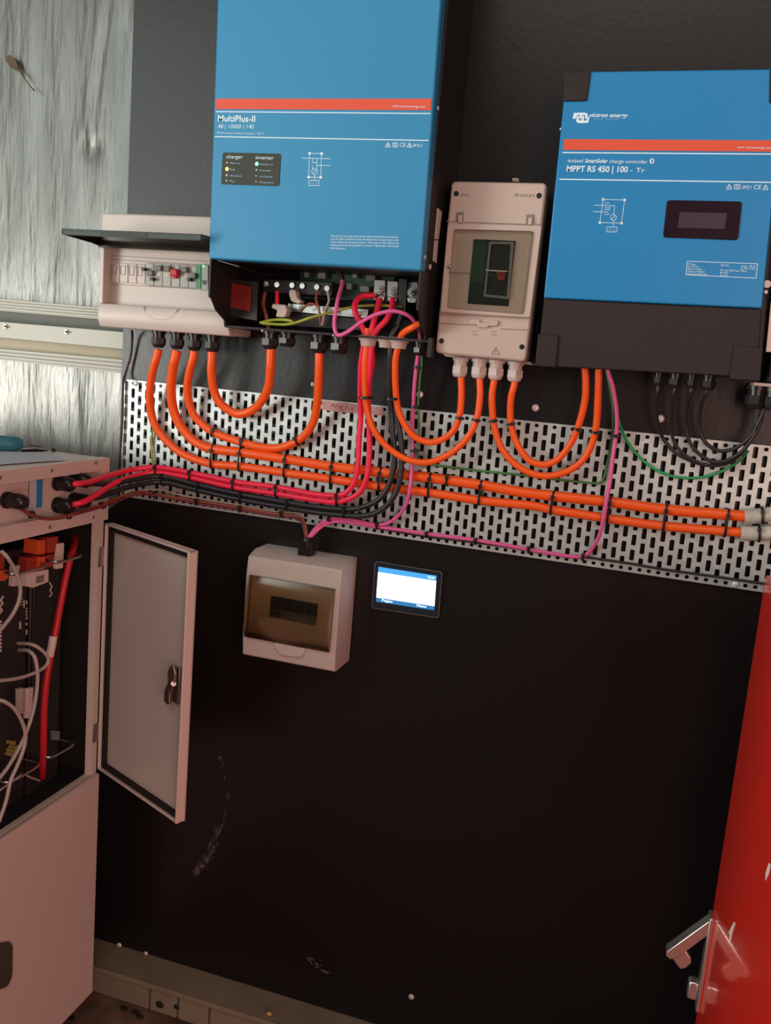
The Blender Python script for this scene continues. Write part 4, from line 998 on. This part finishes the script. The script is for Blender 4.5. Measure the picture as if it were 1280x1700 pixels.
cab_cable('network_cable', [(66, 1296, -.185), (52, 1291, -.175), (38, 1286, -.17), (22, 1296, -.165), (8, 1306, -.16), (-6, 1316, -.16)], .0018, 'grey_cable', 'thin grey lead crossing the bottom shelf of the open cabinet', group='network cables in the cabinet')

# things on top of the cabinet
ZT = zsh_top
pts = [WZ(x, y, ZT) for x, y in ((-60, 752), (40, 741), (110, 765), (60, 768), (-80, 778))]
solo('paper_sheet', MB().prism([p+Vector((0,0,.0008)) for p in pts], (0, 0, .0008)), 'paper', 'crumpled pale paper sheet lying on top of the white cabinet', 'paper')
sd = thing('screwdriver', 'teal-handled screwdriver lying on top of the white cabinet', 'screwdriver', WZ(0, 745, ZT))
h1 = WZ(38, 749, ZT+.002)+Vector((0,0,.013)); h0 = WZ(-62, 746, ZT+.002)+Vector((0,0,.013)); ax = (h1-h0)
prof = [(0, .011), (.06, .0145), (.3, .015), (.75, .0142), (.93, .0125), (1, .007)]
part('handle', MB().tube([h0+ax*a for a, _ in prof], [b_ for _, b_ in prof], 16), 'teal', sd)
e1 = WZ(86, 747, ZT+.006)
part('shaft', MB().tube([h1-Vector((0,0,.004)), e1], .0022, 8), 'dull_steel', sd)
part('tip', MB().tube([e1, e1+(e1-h1).normalized()*.006], [.0036, .0034], 6), 'gland_black', sd)
a_ = WZ(38, 744, ZT+.012); b2 = WZ(70, 741, ZT+.012)
solo('pen', MB().tube([WZ(36, 748, ZT+.004), WZ(78, 747.5, ZT+.004)], .0024, 8), 'gland_black', 'thin black rod beside the teal screwdriver on the cabinet', 'pen')
solo('wire_offcut', MB().tube(spline([WZ(36, 744, ZT+.003)+Vector((0,0,.004)), WZ(52, 742.5, ZT+.003)+Vector((0,0,.003)), WZ(68, 741.5, ZT+.003)], 4), .0011, 6), 'thin_black', 'thin dark wire end behind the teal screwdriver on the cabinet', 'wire')

# ================================================================== RED CABINET AT THE RIGHT
YRd = -.25
XRd = W(1212, 1330, YRd).x; zR = W(1274, 955, YRd).z
rd = thing('red_cabinet', 'glossy red metal cabinet at the right edge with a folded-out chrome handle', 'cabinet', (XRd+.25, -.55, 0))
XR1 = W(1274, 957, YRd).x; XR0 = W(1150, 1700, YRd).x
door = part('door', MB().box(XRd, XRd+.022, -.86, YRd, .05, zR), 'red_paint', rd, bevel=.002)
part('body', MB().box(XRd+.024, XRd+.5, -.86, YRd-.002, .03, zR-.002), 'red_paint', rd, bevel=.003)
part('plinth', MB().box(XRd+.03, XRd+.49, -.85, YRd-.01, 0, .03), 'case_black', rd)
for P_ in ([(1219, 1530), (1221, 1533), (1216, 1548), (1213, 1563), (1211, 1561), (1212, 1551), (1209.5, 1549)], [(1277, 1432), (1280, 1436), (1276, 1452), (1271, 1462), (1272, 1448)]):
    part('paint_chip', MB().prism([WX(x, y, XRd)+Vector((-.0004, 0, 0)) for x, y in P_], (.0003, 0, 0)), 'tag_white', door, label='pale chip in the red paint')
hd = part('handle_plate', MB().box(XRd-.006, XRd, YRd-.030, YRd-.004, W(1165, 1664, YRd-.004).z, W(1182, 1510, YRd-.004).z), 'handle_chrome', door, bevel=.0015, label='chrome handle plate')
hy0, hy1 = YRd-.027, YRd-.007; hz1 = W(1181, 1528, hy1).z
part('lever', MB().pp([(1187, 1529), (1175, 1531), (1107, 1580), (1105.5, 1587), (1112, 1593), (1120, 1592), (1139, 1580), (1177, 1552), (1187, 1541)], hy0, .020), 'handle_chrome', hd, bevel=.0012)
part('lever_pad', MB().pp(rpoly([(1114, 1588), (1122, 1601), (1129, 1610), (1137, 1609), (1148, 1600), (1147, 1592), (1137, 1576), (1126, 1582)], 4), hy0+.002, .016), 'handle_chrome', hd, bevel=.0025)
zz = W(1163, 1636, YRd-.004).z
part('catch', MB().box(XRd-.020, XRd-.006, YRd-.026, YRd-.008, zz-.012, zz+.016), 'handle_chrome', hd, bevel=.003)

# ================================================================== CABLES
CABLES = {}
def cable(key, pts, r_, mt_, label, group=None, name='cable', cat='cable', n=12, step=8):
    P = spline(lerp_px(pts), step); CABLES[key] = P
    return solo(name, MB().tube(P, r_, n), mt_, label, cat, group)
RO = .0082
cable('O1', [(263.5, 580, -.060), (259, 597, -.060), (254, 614, -.055), (249.5, 641, -.045), (249, 671, -.034), (256, 703, -.026), (275, 730, -.024), (299, 751, -.024), (328, 764, -.024), (358, 771, -.024), (400, 774.5, -.024), (474, 785, -.024), (552, 795.6, -.024), (632, 808, -.024), (714, 818, -.024), (798, 831, -.024), (880, 839, -.024), (919, 846.5, -.024), (1011, 861, -.024), (1104, 873.5, -.024), (1204, 882, -.024), (1240, 885, -.024)], .0077, 'orange_cable', 'lower of the two long orange cables crossing the whole perforated panel', 'long orange cables')
cable('O2', [(294, 582, -.060), (290, 598, -.060), (287, 611, -.055), (284, 641, -.045), (286, 671, -.034), (294, 697, -.027), (308, 718, -.025), (325.5, 734.5, -.025), (352, 745, -.025), (400, 751, -.025), (474, 762, -.025), (552, 774.5, -.025), (632, 784, -.025), (714, 793, -.025), (798, 805, -.025), (860, 816, -.025), (919, 823.5, -.025), (1011, 833, -.025), (1104, 845.7, -.025), (1211, 854.5, -.025), (1244, 858, -.025)], .0089, 'orange_cable', 'upper of the two long orange cables crossing the whole perforated panel', 'long orange cables')
cable('O3', [(322.5, 583, -.060), (320, 597, -.060), (315, 615, -.055), (311, 643, -.045), (315, 671, -.034), (325.5, 694, -.027), (355, 718, -.025), (402.7, 734.5, -.025), (438, 743, -.025), (465, 743, -.025), (492, 733, -.027), (509.6, 718, -.032), (521.4, 697, -.04), (527, 664.7, -.055), (529, 629, -.068), (529.8, 600, -.075), (530, 580, -.075)], .0076, 'orange_cable', 'wide U-shaped orange cable from the left breaker box to the large inverter')
cable('O4', [(352, 583, -.060), (351.5, 600, -.060), (351, 620, -.056), (356.7, 653, -.045), (370, 673.6, -.038), (393.8, 687, -.034), (417.5, 681.5, -.038), (435, 664.7, -.048), (445.7, 641, -.060), (448.7, 611, -.072), (449.5, 590, -.075), (450, 578, -.075)], RO, 'orange_cable', 'small U-shaped orange cable under the left breaker box')
RP_ = .0058
cable('O5', [(610, 545, -.085), (609, 572, -.085), (605.8, 604, -.080), (605.8, 646.5, -.070), (610, 683, -.062), (622.6, 717, -.058), (646.5, 745, -.056), (677.5, 763, -.056), (711, 767.5, -.056), (742, 756, -.056), (767.5, 736.5, -.056), (784, 714, -.057), (793, 689, -.058), (797, 655, -.060), (796.4, 632, -.060), (796.4, 618, -.060)], RP_, 'orange_cable', 'orange cable looping from the inverter to the second gland of the clear-window enclosure')
cable('O6', [(697, 538, -.10), (684, 544, -.10), (671, 552, -.092), (664, 562, -.085), (661, 575, -.085), (656.4, 598.7, -.080), (656.4, 638, -.070), (660.6, 677.5, -.060), (672, 705.6, -.054), (688.7, 725, -.050), (711, 734, -.048), (733.7, 729.5, -.048), (753.4, 714, -.050), (763, 689, -.054), (766, 658, -.058), (765.5, 632, -.060), (765, 616, -.060)], RP_, 'orange_cable', 'orange cable looping from the inverter to the first gland of the clear-window enclosure')
cable('O7', [(824, 620, -.060), (820, 634, -.060), (816.7, 660.6, -.057), (819.5, 700, -.050), (829, 736.5, -.044), (849, 765, -.042), (880, 785, -.042), (911, 790, -.042), (942.5, 782, -.042), (967.5, 764, -.044), (983, 736, -.048), (990, 705, -.055), (992.5, 667.5, -.065), (993.5, 636, -.072), (994, 605, -.075)], RP_, 'orange_cable', 'outer orange loop from the third enclosure gland to the right controller')
cable('O8', [(856, 622, -.060), (853.5, 640, -.060), (848.5, 660.6, -.057), (847.6, 694, -.050), (854.6, 728, -.044), (868.7, 753, -.042), (884, 767, -.042), (907, 771, -.042), (930, 759, -.044), (948.7, 734, -.048), (961, 705, -.055), (970.6, 667.5, -.065), (972.5, 636, -.072), (970.6, 605, -.075)], RP_, 'orange_cable', 'inner orange loop from the fourth enclosure gland to the right controller')
# crimson battery pair: cabinet -> panel -> inverter
RR = .0052
cable('R1', [(621, 490, -.062), (600, 492, -.075), (590, 503, -.085), (590, 520, -.09), (600, 540, -.088), (606, 556, -.086), (604, 572, -.085), (599.5, 604, -.075), (598, 646.5, -.060), (599, 689, -.046), (596, 731, -.042), (594.5, 767.5, -.041), (590, 795.6, -.040), (580.5, 812.5, -.038), (562, 822.5, -.036), (520, 820, -.034), (459, 808.7, -.032), (388, 799.5, -.032), (316.6, 785, -.034), (260, 776, -.045), (215.6, 780.5, -.075), (180, 790, -.135), (149, 799.6, -.205), (130, 803, -.243), (113, 803, -.250)], RR, 'red_cable', 'upper crimson battery cable running along the panel to the white cabinet', 'crimson battery cables')
cable('R2', [(652, 497, -.060), (651, 510, -.07), (642, 530, -.08), (628, 545, -.086), (619, 560, -.087), (617, 576, -.086), (614, 618, -.076), (611.4, 655, -.060), (612, 690, -.048), (613, 717, -.043), (613, 759, -.041), (608.6, 792.8, -.040), (598.7, 815, -.038), (582, 827, -.036), (556.6, 833.5, -.034), (520, 829.5, -.032), (459, 819.6, -.030), (388, 809, -.030), (316.6, 793, -.032), (260, 785, -.045), (224.5, 790, -.075), (189, 803, -.135), (159.4, 822, -.20), (135, 834.5, -.24), (112, 838.5, -.250)], RR, 'red_cable', 'lower crimson battery cable running along the panel to the white cabinet', 'crimson battery cables')
cable('R3', [(630, 496, -.060), (627, 512, -.068), (621, 532, -.078), (617, 550, -.083), (616.5, 575, -.078), (618, 600, -.070), (614, 625, -.062)], RR, 'red_cable', 'short crimson cable from the first battery bolt down through the pale grommet')
cable('B1', [(662, 540, -.075), (650, 558, -.080), (648, 590, -.078), (646.5, 632.5, -.066), (649, 677.5, -.050), (652, 717, -.046), (655, 759, -.044), (649, 795.6, -.043), (635, 823.7, -.042), (610, 839.5, -.040), (576, 845.5, -.034), (520, 840.6, -.030), (477, 834, -.030), (399.7, 820.6, -.030), (328.5, 804.7, -.032), (269, 791, -.045), (224.5, 796, -.085), (190, 802, -.13), (160, 803, -.175), (140, 800, -.205)], RR, 'black_cable', 'upper black battery cable below the crimson pair', 'black battery cables')
cable('B2', [(668, 520, -.070), (655, 556, -.075), (653, 590, -.070), (653.5, 632.5, -.060), (656, 672, -.048), (661, 702.8, -.046), (666, 733.7, -.045), (666.5, 773, -.044), (662, 804, -.043), (650.8, 829, -.042), (629.7, 849, -.040), (601.5, 856.5, -.036), (562, 854.6, -.032), (520, 850, -.029), (477, 843, -.029), (399.7, 829.5, -.029), (328.5, 813.8, -.031), (269, 800.5, -.045), (224.5, 806, -.085), (190, 816, -.13), (165, 825, -.17), (142, 829, -.205)], RR, 'black_cable', 'lower black battery cable below the crimson pair', 'black battery cables')
cable('P1', [(567, 460, -.078), (568, 470.5, -.085), (559.7, 503, -.115), (555, 538.8, -.125), (561, 556, -.125), (577.5, 550.6, -.125), (601, 534, -.122), (625, 522, -.118), (651.8, 516.5, -.112), (675.5, 522.4, -.105), (690, 536, -.092), (697, 556, -.080), (696, 575, -.075), (693, 595, -.070), (688.7, 632.5, -.060), (686, 674.7, -.046), (684.5, 717, -.034), (685, 759, -.034), (683, 790, -.040), (680, 815, -.042), (675, 835, -.036), (664, 853, -.028), (646.5, 867, -.024), (627, 871.5, -.022), (604, 867.5, -.022), (576, 861.5, -.022), (553, 860.5, -.022), (537, 866.5, -.026), (524, 877, -.038), (513, 892, -.045), (511, 900, -.045)], .0034, 'pink_cable', 'pink network cable from the inverter bay down to the small breaker box')
cable('P2', [(1007, 606, -.075), (1012, 625, -.072), (1017.5, 642.5, -.066), (1023.5, 680, -.052), (1023.7, 717.5, -.040), (1018, 755, -.036), (1012.6, 800, -.038), (1007, 830, -.042), (1001, 865, -.040), (994.5, 890, -.032), (982, 912, -.022), (968, 923.5, -.019), (945, 923.5, -.019), (925.6, 920.5, -.019), (860, 909, -.019), (790, 896.8, -.019), (708.4, 886, -.019), (627, 874.5, -.020), (576, 866.5, -.022), (556, 866, -.023), (541, 870, -.028), (528, 879, -.038), (514.5, 893, -.045), (513, 900, -.045)], .0034, 'pink_cable', 'pink network cable from the right controller along the panel bottom edge')
cable('K1', [(509, 900, -.045), (509, 888, -.045), (505, 868, -.034), (491.8, 857, -.022), (447, 851.5, -.020), (399.7, 843, -.020), (328.5, 832, -.020), (290, 826, -.022), (262, 821, -.035), (227.5, 817, -.07), (198, 826, -.12), (170, 838, -.17), (140, 848, -.215), (114, 855.5, -.255), (79.7, 860.5, -.30), (53, 855, -.345), (40, 847, -.368), (30, 841, -.375), (16, 839, -.375)], .0028, 'brown_cable', 'thin brown cable from the white cabinet along the panel bottom to the small breaker box')
cable('K2', [(507, 900, -.048), (506, 886, -.046), (500, 866, -.036), (485, 859, -.024), (447, 855, -.021), (399.7, 847, -.021), (340, 838, -.021), (290, 829, -.024), (255, 822, -.045), (225, 822, -.08), (196, 832, -.125), (165, 843, -.18), (130, 853, -.235), (95, 861.5, -.275), (66, 861, -.315), (47, 854, -.348), (38, 848, -.366), (28, 843, -.375), (16, 841, -.375)], .0018, 'maroon_cable', 'very thin maroon lead beside the brown cable from the white cabinet')
cable('K3', [(500, 852, -.016), (447, 848, -.017), (399.7, 839, -.017), (340, 829, -.018), (300, 822, -.02), (268, 813.5, -.03), (240, 813, -.05), (228, 817, -.06)], .0017, 'grey_cable', 'thin grey lead just below the black battery cables')
cable('G1', [(1005, 606, -.075), (1010, 630, -.070), (1016, 665, -.056), (1018, 698.7, -.040), (1014, 740, -.020), (1007, 775, -.0165), (1002, 795, -.0165), (990, 802, -.0165), (942.5, 798, -.0165), (880, 790, -.0165), (801, 782, -.0165), (728, 773, -.0165), (700, 768, -.022), (693, 750, -.03), (696, 715, -.034), (694, 674, -.044), (697, 632, -.058), (700, 600, -.068), (698, 572, -.075)], .0021, 'dull_green', 'thin dark green earth wire crossing behind the orange loops')
cable('G2', [(1006.6, 608, -.070), (1014, 645, -.062), (1021, 673.7, -.052), (1031, 711, -.036), (1045.6, 739, -.024), (1067.5, 764, -.018), (1092.5, 781.6, -.018), (1123.7, 792, -.018), (1161, 793, -.018), (1192.5, 785, -.020), (1217.5, 772, -.028), (1232, 761, -.026), (1242, 748, -.030)], .0023, 'green_cable', 'green earth wire hanging in a long curve under the right controller')
cable('G3', [(256, 700, -.018), (252, 728, -.017), (252, 752, -.017), (255, 776, -.018)], .0022, 'yellowgreen_cable', 'short yellow-green wire behind the leftmost orange cable')
for i, (pts, lab) in enumerate((
    ([(1093, 640, -.07), (1091, 655, -.068), (1090, 686.6, -.05), (1094, 710.6, -.036), (1103, 731, -.028), (1124, 753, -.024), (1161, 769.5, -.024), (1192.5, 772, -.026), (1224, 758.5, -.034), (1245.6, 727, -.046), (1254, 695, -.052), (1256, 670, -.055)], 'first from the left'),
    ([(1121, 642, -.07), (1118, 657, -.068), (1115, 686, -.05), (1115, 714, -.036), (1120, 734.7, -.030), (1138, 756, -.030), (1172, 772, -.030), (1205, 770, -.034), (1232, 752, -.042), (1251, 718, -.050), (1258, 690, -.053), (1259, 670, -.055)], 'second from the left'),
    ([(1148.5, 642, -.07), (1146, 655, -.068), (1140, 680, -.05), (1139, 707, -.038), (1144, 731, -.034), (1158, 751, -.034), (1182, 766, -.036), (1208, 764, -.040), (1236, 745, -.048), (1258, 712, -.054), (1266, 685, -.055), (1268, 668, -.055)], 'third from the left'),
    ([(1176, 645, -.07), (1171, 655, -.068), (1163, 678, -.05), (1160.5, 704, -.040), (1165, 724, -.036), (1177, 740, -.036), (1197.5, 749, -.038), (1224, 742.5, -.044), (1248, 722, -.052), (1262, 695, -.057), (1271, 670, -.055)], 'last on the right'))):
    cable('W%d' % i, pts, .0031 if i != 1 else .0027, 'thin_black', 'thin black solar cable under the right controller, '+lab, 'black solar cables under the controller')
cable('S1', [(219, 549, -.02), (219.5, 560, -.012), (217, 590, -.008), (209, 618, -.010), (205, 632, -.016), (204, 650, -.018), (203, 700, -.018), (199, 760, -.018), (195, 825, -.018)], .0024, 'thin_black', 'thin black cable running down the left end of the perforated panel')
cable('S2', [(955, 922.5, -.0165), (1040, 934.5, -.0165), (1104, 945.5, -.0165), (1180, 956, -.0165), (1262, 968, -.0165), (1300, 974, -.0165)], .0022, 'thin_black', 'thin dark cable along the bottom right edge of the perforated panel')
cable('S3', [(622, 876.5, -.0155), (700, 890, -.0155), (800, 902.5, -.0155), (880, 914.5, -.0155), (955, 924.5, -.0155)], .0013, 'thin_black', 'thin dark wire just under the long pink cable')

# flexible conduits
def conduit(pts, r_, lab):
    P = spline(lerp_px(pts), 26); rs = []; 
    for i in range(len(P)): rs.append(r_ if i % 4 < 2 else r_*.90)
    return solo('flexible_conduit', MB().tube(P, rs, 20), 'conduit', lab, 'conduit', 'corrugated conduits at the right edge', ang=60)
conduit([(1236, 858.5, -.026), (1250, 857.5, -.026), (1266, 855.5, -.026), (1290, 853, -.026), (1330, 853, -.026)], .0125, 'upper off-white corrugated conduit end at the right edge')
conduit([(1230, 885, -.026), (1248, 885.5, -.026), (1266, 885, -.026), (1290, 884.5, -.026), (1330, 886, -.026)], .0125, 'lower off-white corrugated conduit end at the right edge')

# ================================================================== CABLE TIES
def tie(px, py, Y, ang, hw, hd, label, group, wd=.0036, head=True, tail=None):
    """band round a bundle: ang = direction of the cable in the picture (deg, 0 = right, 90 = down);
       hw = half width across the bundle, hd = half depth (m)"""
    c = W(px, py, Y); ax = (W(px+math.cos(R(ang))*5, py+math.sin(R(ang))*5, Y)-c).normalized()
    across = Vector((0, -1, 0)).cross(ax).normalized(); front = Vector((0, -1, 0))
    mb = MB(); n = 20; t_ = .0011; vs = []; fs = []
    for i in range(n):
        a = 2*math.pi*i/n; cs, sn = math.cos(a), math.sin(a)
        cs2 = math.copysign(abs(cs)**.75, cs); sn2 = math.copysign(abs(sn)**.75, sn)
        for s_ in (-1, 1):
            for q_ in (0, t_):
                vs.append(c+ax*(s_*wd/2)+across*cs2*(hw+q_)+front*sn2*(hd+q_))
    for i in range(n):
        k, l = i*4, ((i+1) % n)*4
        fs += [(k+1, l+1, l+3, k+3), (k, k+2, l+2, l), (k, l, l+1, k+1), (k+2, k+3, l+3, l+2)]
    mb.add(vs, fs)
    if head:
        h = c+across*hw*.55+front*(hd+.001)
        e = [ax*.0028, across*.0032, front*.0026]
        mb.add([h+e[0]*i+e[1]*j+e[2]*k for i in (-1, 1) for j in (-1, 1) for k in (-1, 1)], [(0,1,3,2), (4,6,7,5), (0,4,5,1), (2,3,7,6), (0,2,6,4), (1,5,7,3)])
    if tail:
        a = c-across*hw*0; mb.tube([c+front*hd]+[W(x, y, Y-.004) for x, y in tail], .0007, 5)
    return solo('cable_tie', mb, 'tie_black', label, 'cable tie', group)
ORD = ['leftmost', 'second from the left', 'third from the left', 'fourth from the left', 'fifth from the left', 'sixth from the left', 'seventh from the left', 'eighth from the left', 'ninth from the left', 'rightmost']
SHORT = {'the thin cables with a tail hanging down the board': 'the thin cables with a long tail'}
def ties(group, what, L, **k):
    for i, (px, py, Y, ang, hw, hd, *tl_) in enumerate(L):
        o_ = ORD[i] if i < len(L)-1 or len(L) == 1 else 'rightmost'
        lab = 'black tie around %s%s' % (SHORT.get(what, what), '' if len(L) == 1 else ', %s' % o_)
        tie(px, py, Y, ang, hw, hd, lab, group if len(L) > 1 else None, tail=tl_[0] if tl_ else None, **k)
ties('ties on the two long orange cables', 'both long orange cables', [(354, 758.5, -.0245, 8, .0232, .0102), (400, 763, -.0245, 8, .0225, .0102), (475, 773.5, -.0245, 8, .0222, .0102), (552, 785, -.0245, 8, .0210, .0102), (632, 796, -.0245, 8, .0220, .0102), (714, 805.5, -.0245, 8, .0218, .0102), (798, 818, -.0245, 8, .0220, .0102), (917, 835, -.0245, 9, .0205, .0102), (1104, 859.5, -.0245, 8, .0232, .0105), (1206, 868.5, -.0245, 8, .0232, .0105)])
tie(1011, 847, -.0245, 8, .0232, .0105, 'black cable tie around both long orange cables at the right pink cable', None)
tie(743.5, 797, -.025, 8, .0100, .0100, 'black cable tie around only the upper long orange cable', None)
ties('ties on the wide orange U', 'the wide orange U-shaped cable', [(355, 718, -.025, 22, .0088, .0088), (402.7, 734.5, -.025, 15, .0088, .0088), (494, 731.5, -.027, -30, .0088, .0088)])
ties('ties on the crimson pair', 'the crimson cable pair', [(260, 780.5, -.045, 0, .0108, .0062), (316.6, 788.5, -.033, 8, .0105, .0062), (388, 804, -.031, 8, .0105, .0062), (459, 814, -.031, 8, .0112, .0062), (560, 828, -.035, 3, .0108, .0064)])
ties('ties on the black pair', 'the black battery cable pair', [(270, 796, -.045, 3, .0110, .0062), (329, 809.5, -.0315, 12, .0108, .0062), (400, 825, -.0295, 10, .0106, .0062), (477, 838.5, -.0295, 8, .0106, .0062), (572, 850.5, -.033, 4, .0106, .0064)])
ties('ties with long tails on the thin cables', 'the thin cables with a tail hanging down the board', [(258, 821, -.035, 8, .0055, .006, [(256, 832), (249, 848), (246, 862)]), (327, 833, -.021, 8, .0055, .004, [(322, 845), (316, 858), (312, 870)]), (399, 845, -.021, 8, .0055, .004, [(395, 862), (391, 878), (388, 890)]), (468, 853.5, -.021, 8, .0055, .004, [(462, 866), (456, 876), (453, 886)])])
ties('ties on the pink cables at the panel foot', 'the pink cables at the panel bottom edge', [(548, 864.5, -.0225, -8, .0064, .0045), (627, 873, -.021, 6, .0060, .0045), (709, 887.5, -.0185, 9, .0055, .0042), (790, 898.5, -.0185, 9, .0055, .0042), (878, 912.5, -.0185, 9, .0055, .0042), (968, 924.5, -.0185, 9, .0055, .0048)])
tie(607.5, 660.5, -.062, 90, .0112, .0135, 'black cable tie around the crimson and orange cables above the panel', None)
tie(652, 662.5, -.062, 90, .0100, .0140, 'black cable tie around the black cables and orange loop above the panel', None)
ties('ties where the orange loops rise to the enclosure', 'an orange loop below the clear-window enclosure', [(763.5, 694, -.0535, 100, .0066, .0066), (790.5, 697.5, -.0575, 103, .0066, .0066), (819, 699, -.050, 83, .0066, .0066), (848.3, 704, -.048, 84, .0066, .0066)])
ties('ties on the orange loops under the right controller', 'an orange loop below the right controller', [(959, 713, -.053, 108, .0066, .0066), (988.5, 718, -.0525, 98, .0066, .0066)])
tie(1021, 724, -.039, 93, .0075, .0055, 'black cable tie around the pink and green wires under the right controller', None)
tie(692.5, 610, -.066, 97, .0060, .0048, 'black cable tie on the pink inverter cable, topmost of three', None)
tie(689, 676, -.045, 92, .0070, .0050, 'black cable tie on the pink inverter cable, middle of three', None)
tie(688.5, 748, -.034, 90, .0070, .0056, 'black cable tie on the pink inverter cable, lowest of three', None)
tie(1265, 855.5, -.026, -3, .0135, .0135, 'black cable tie around the upper corrugated conduit', None)
tie(1259.5, 885, -.026, 0, .0135, .0135, 'black cable tie around the lower corrugated conduit', None)
ties('ties on the brown cable at the cabinet', 'the brown cable in front of the white cabinet', [(52.5, 854.5, -.336, 30, .0055, .0048), (114, 856, -.254, -8, .0055, .0048), (171, 839, -.168, -22, .0055, .0048)])
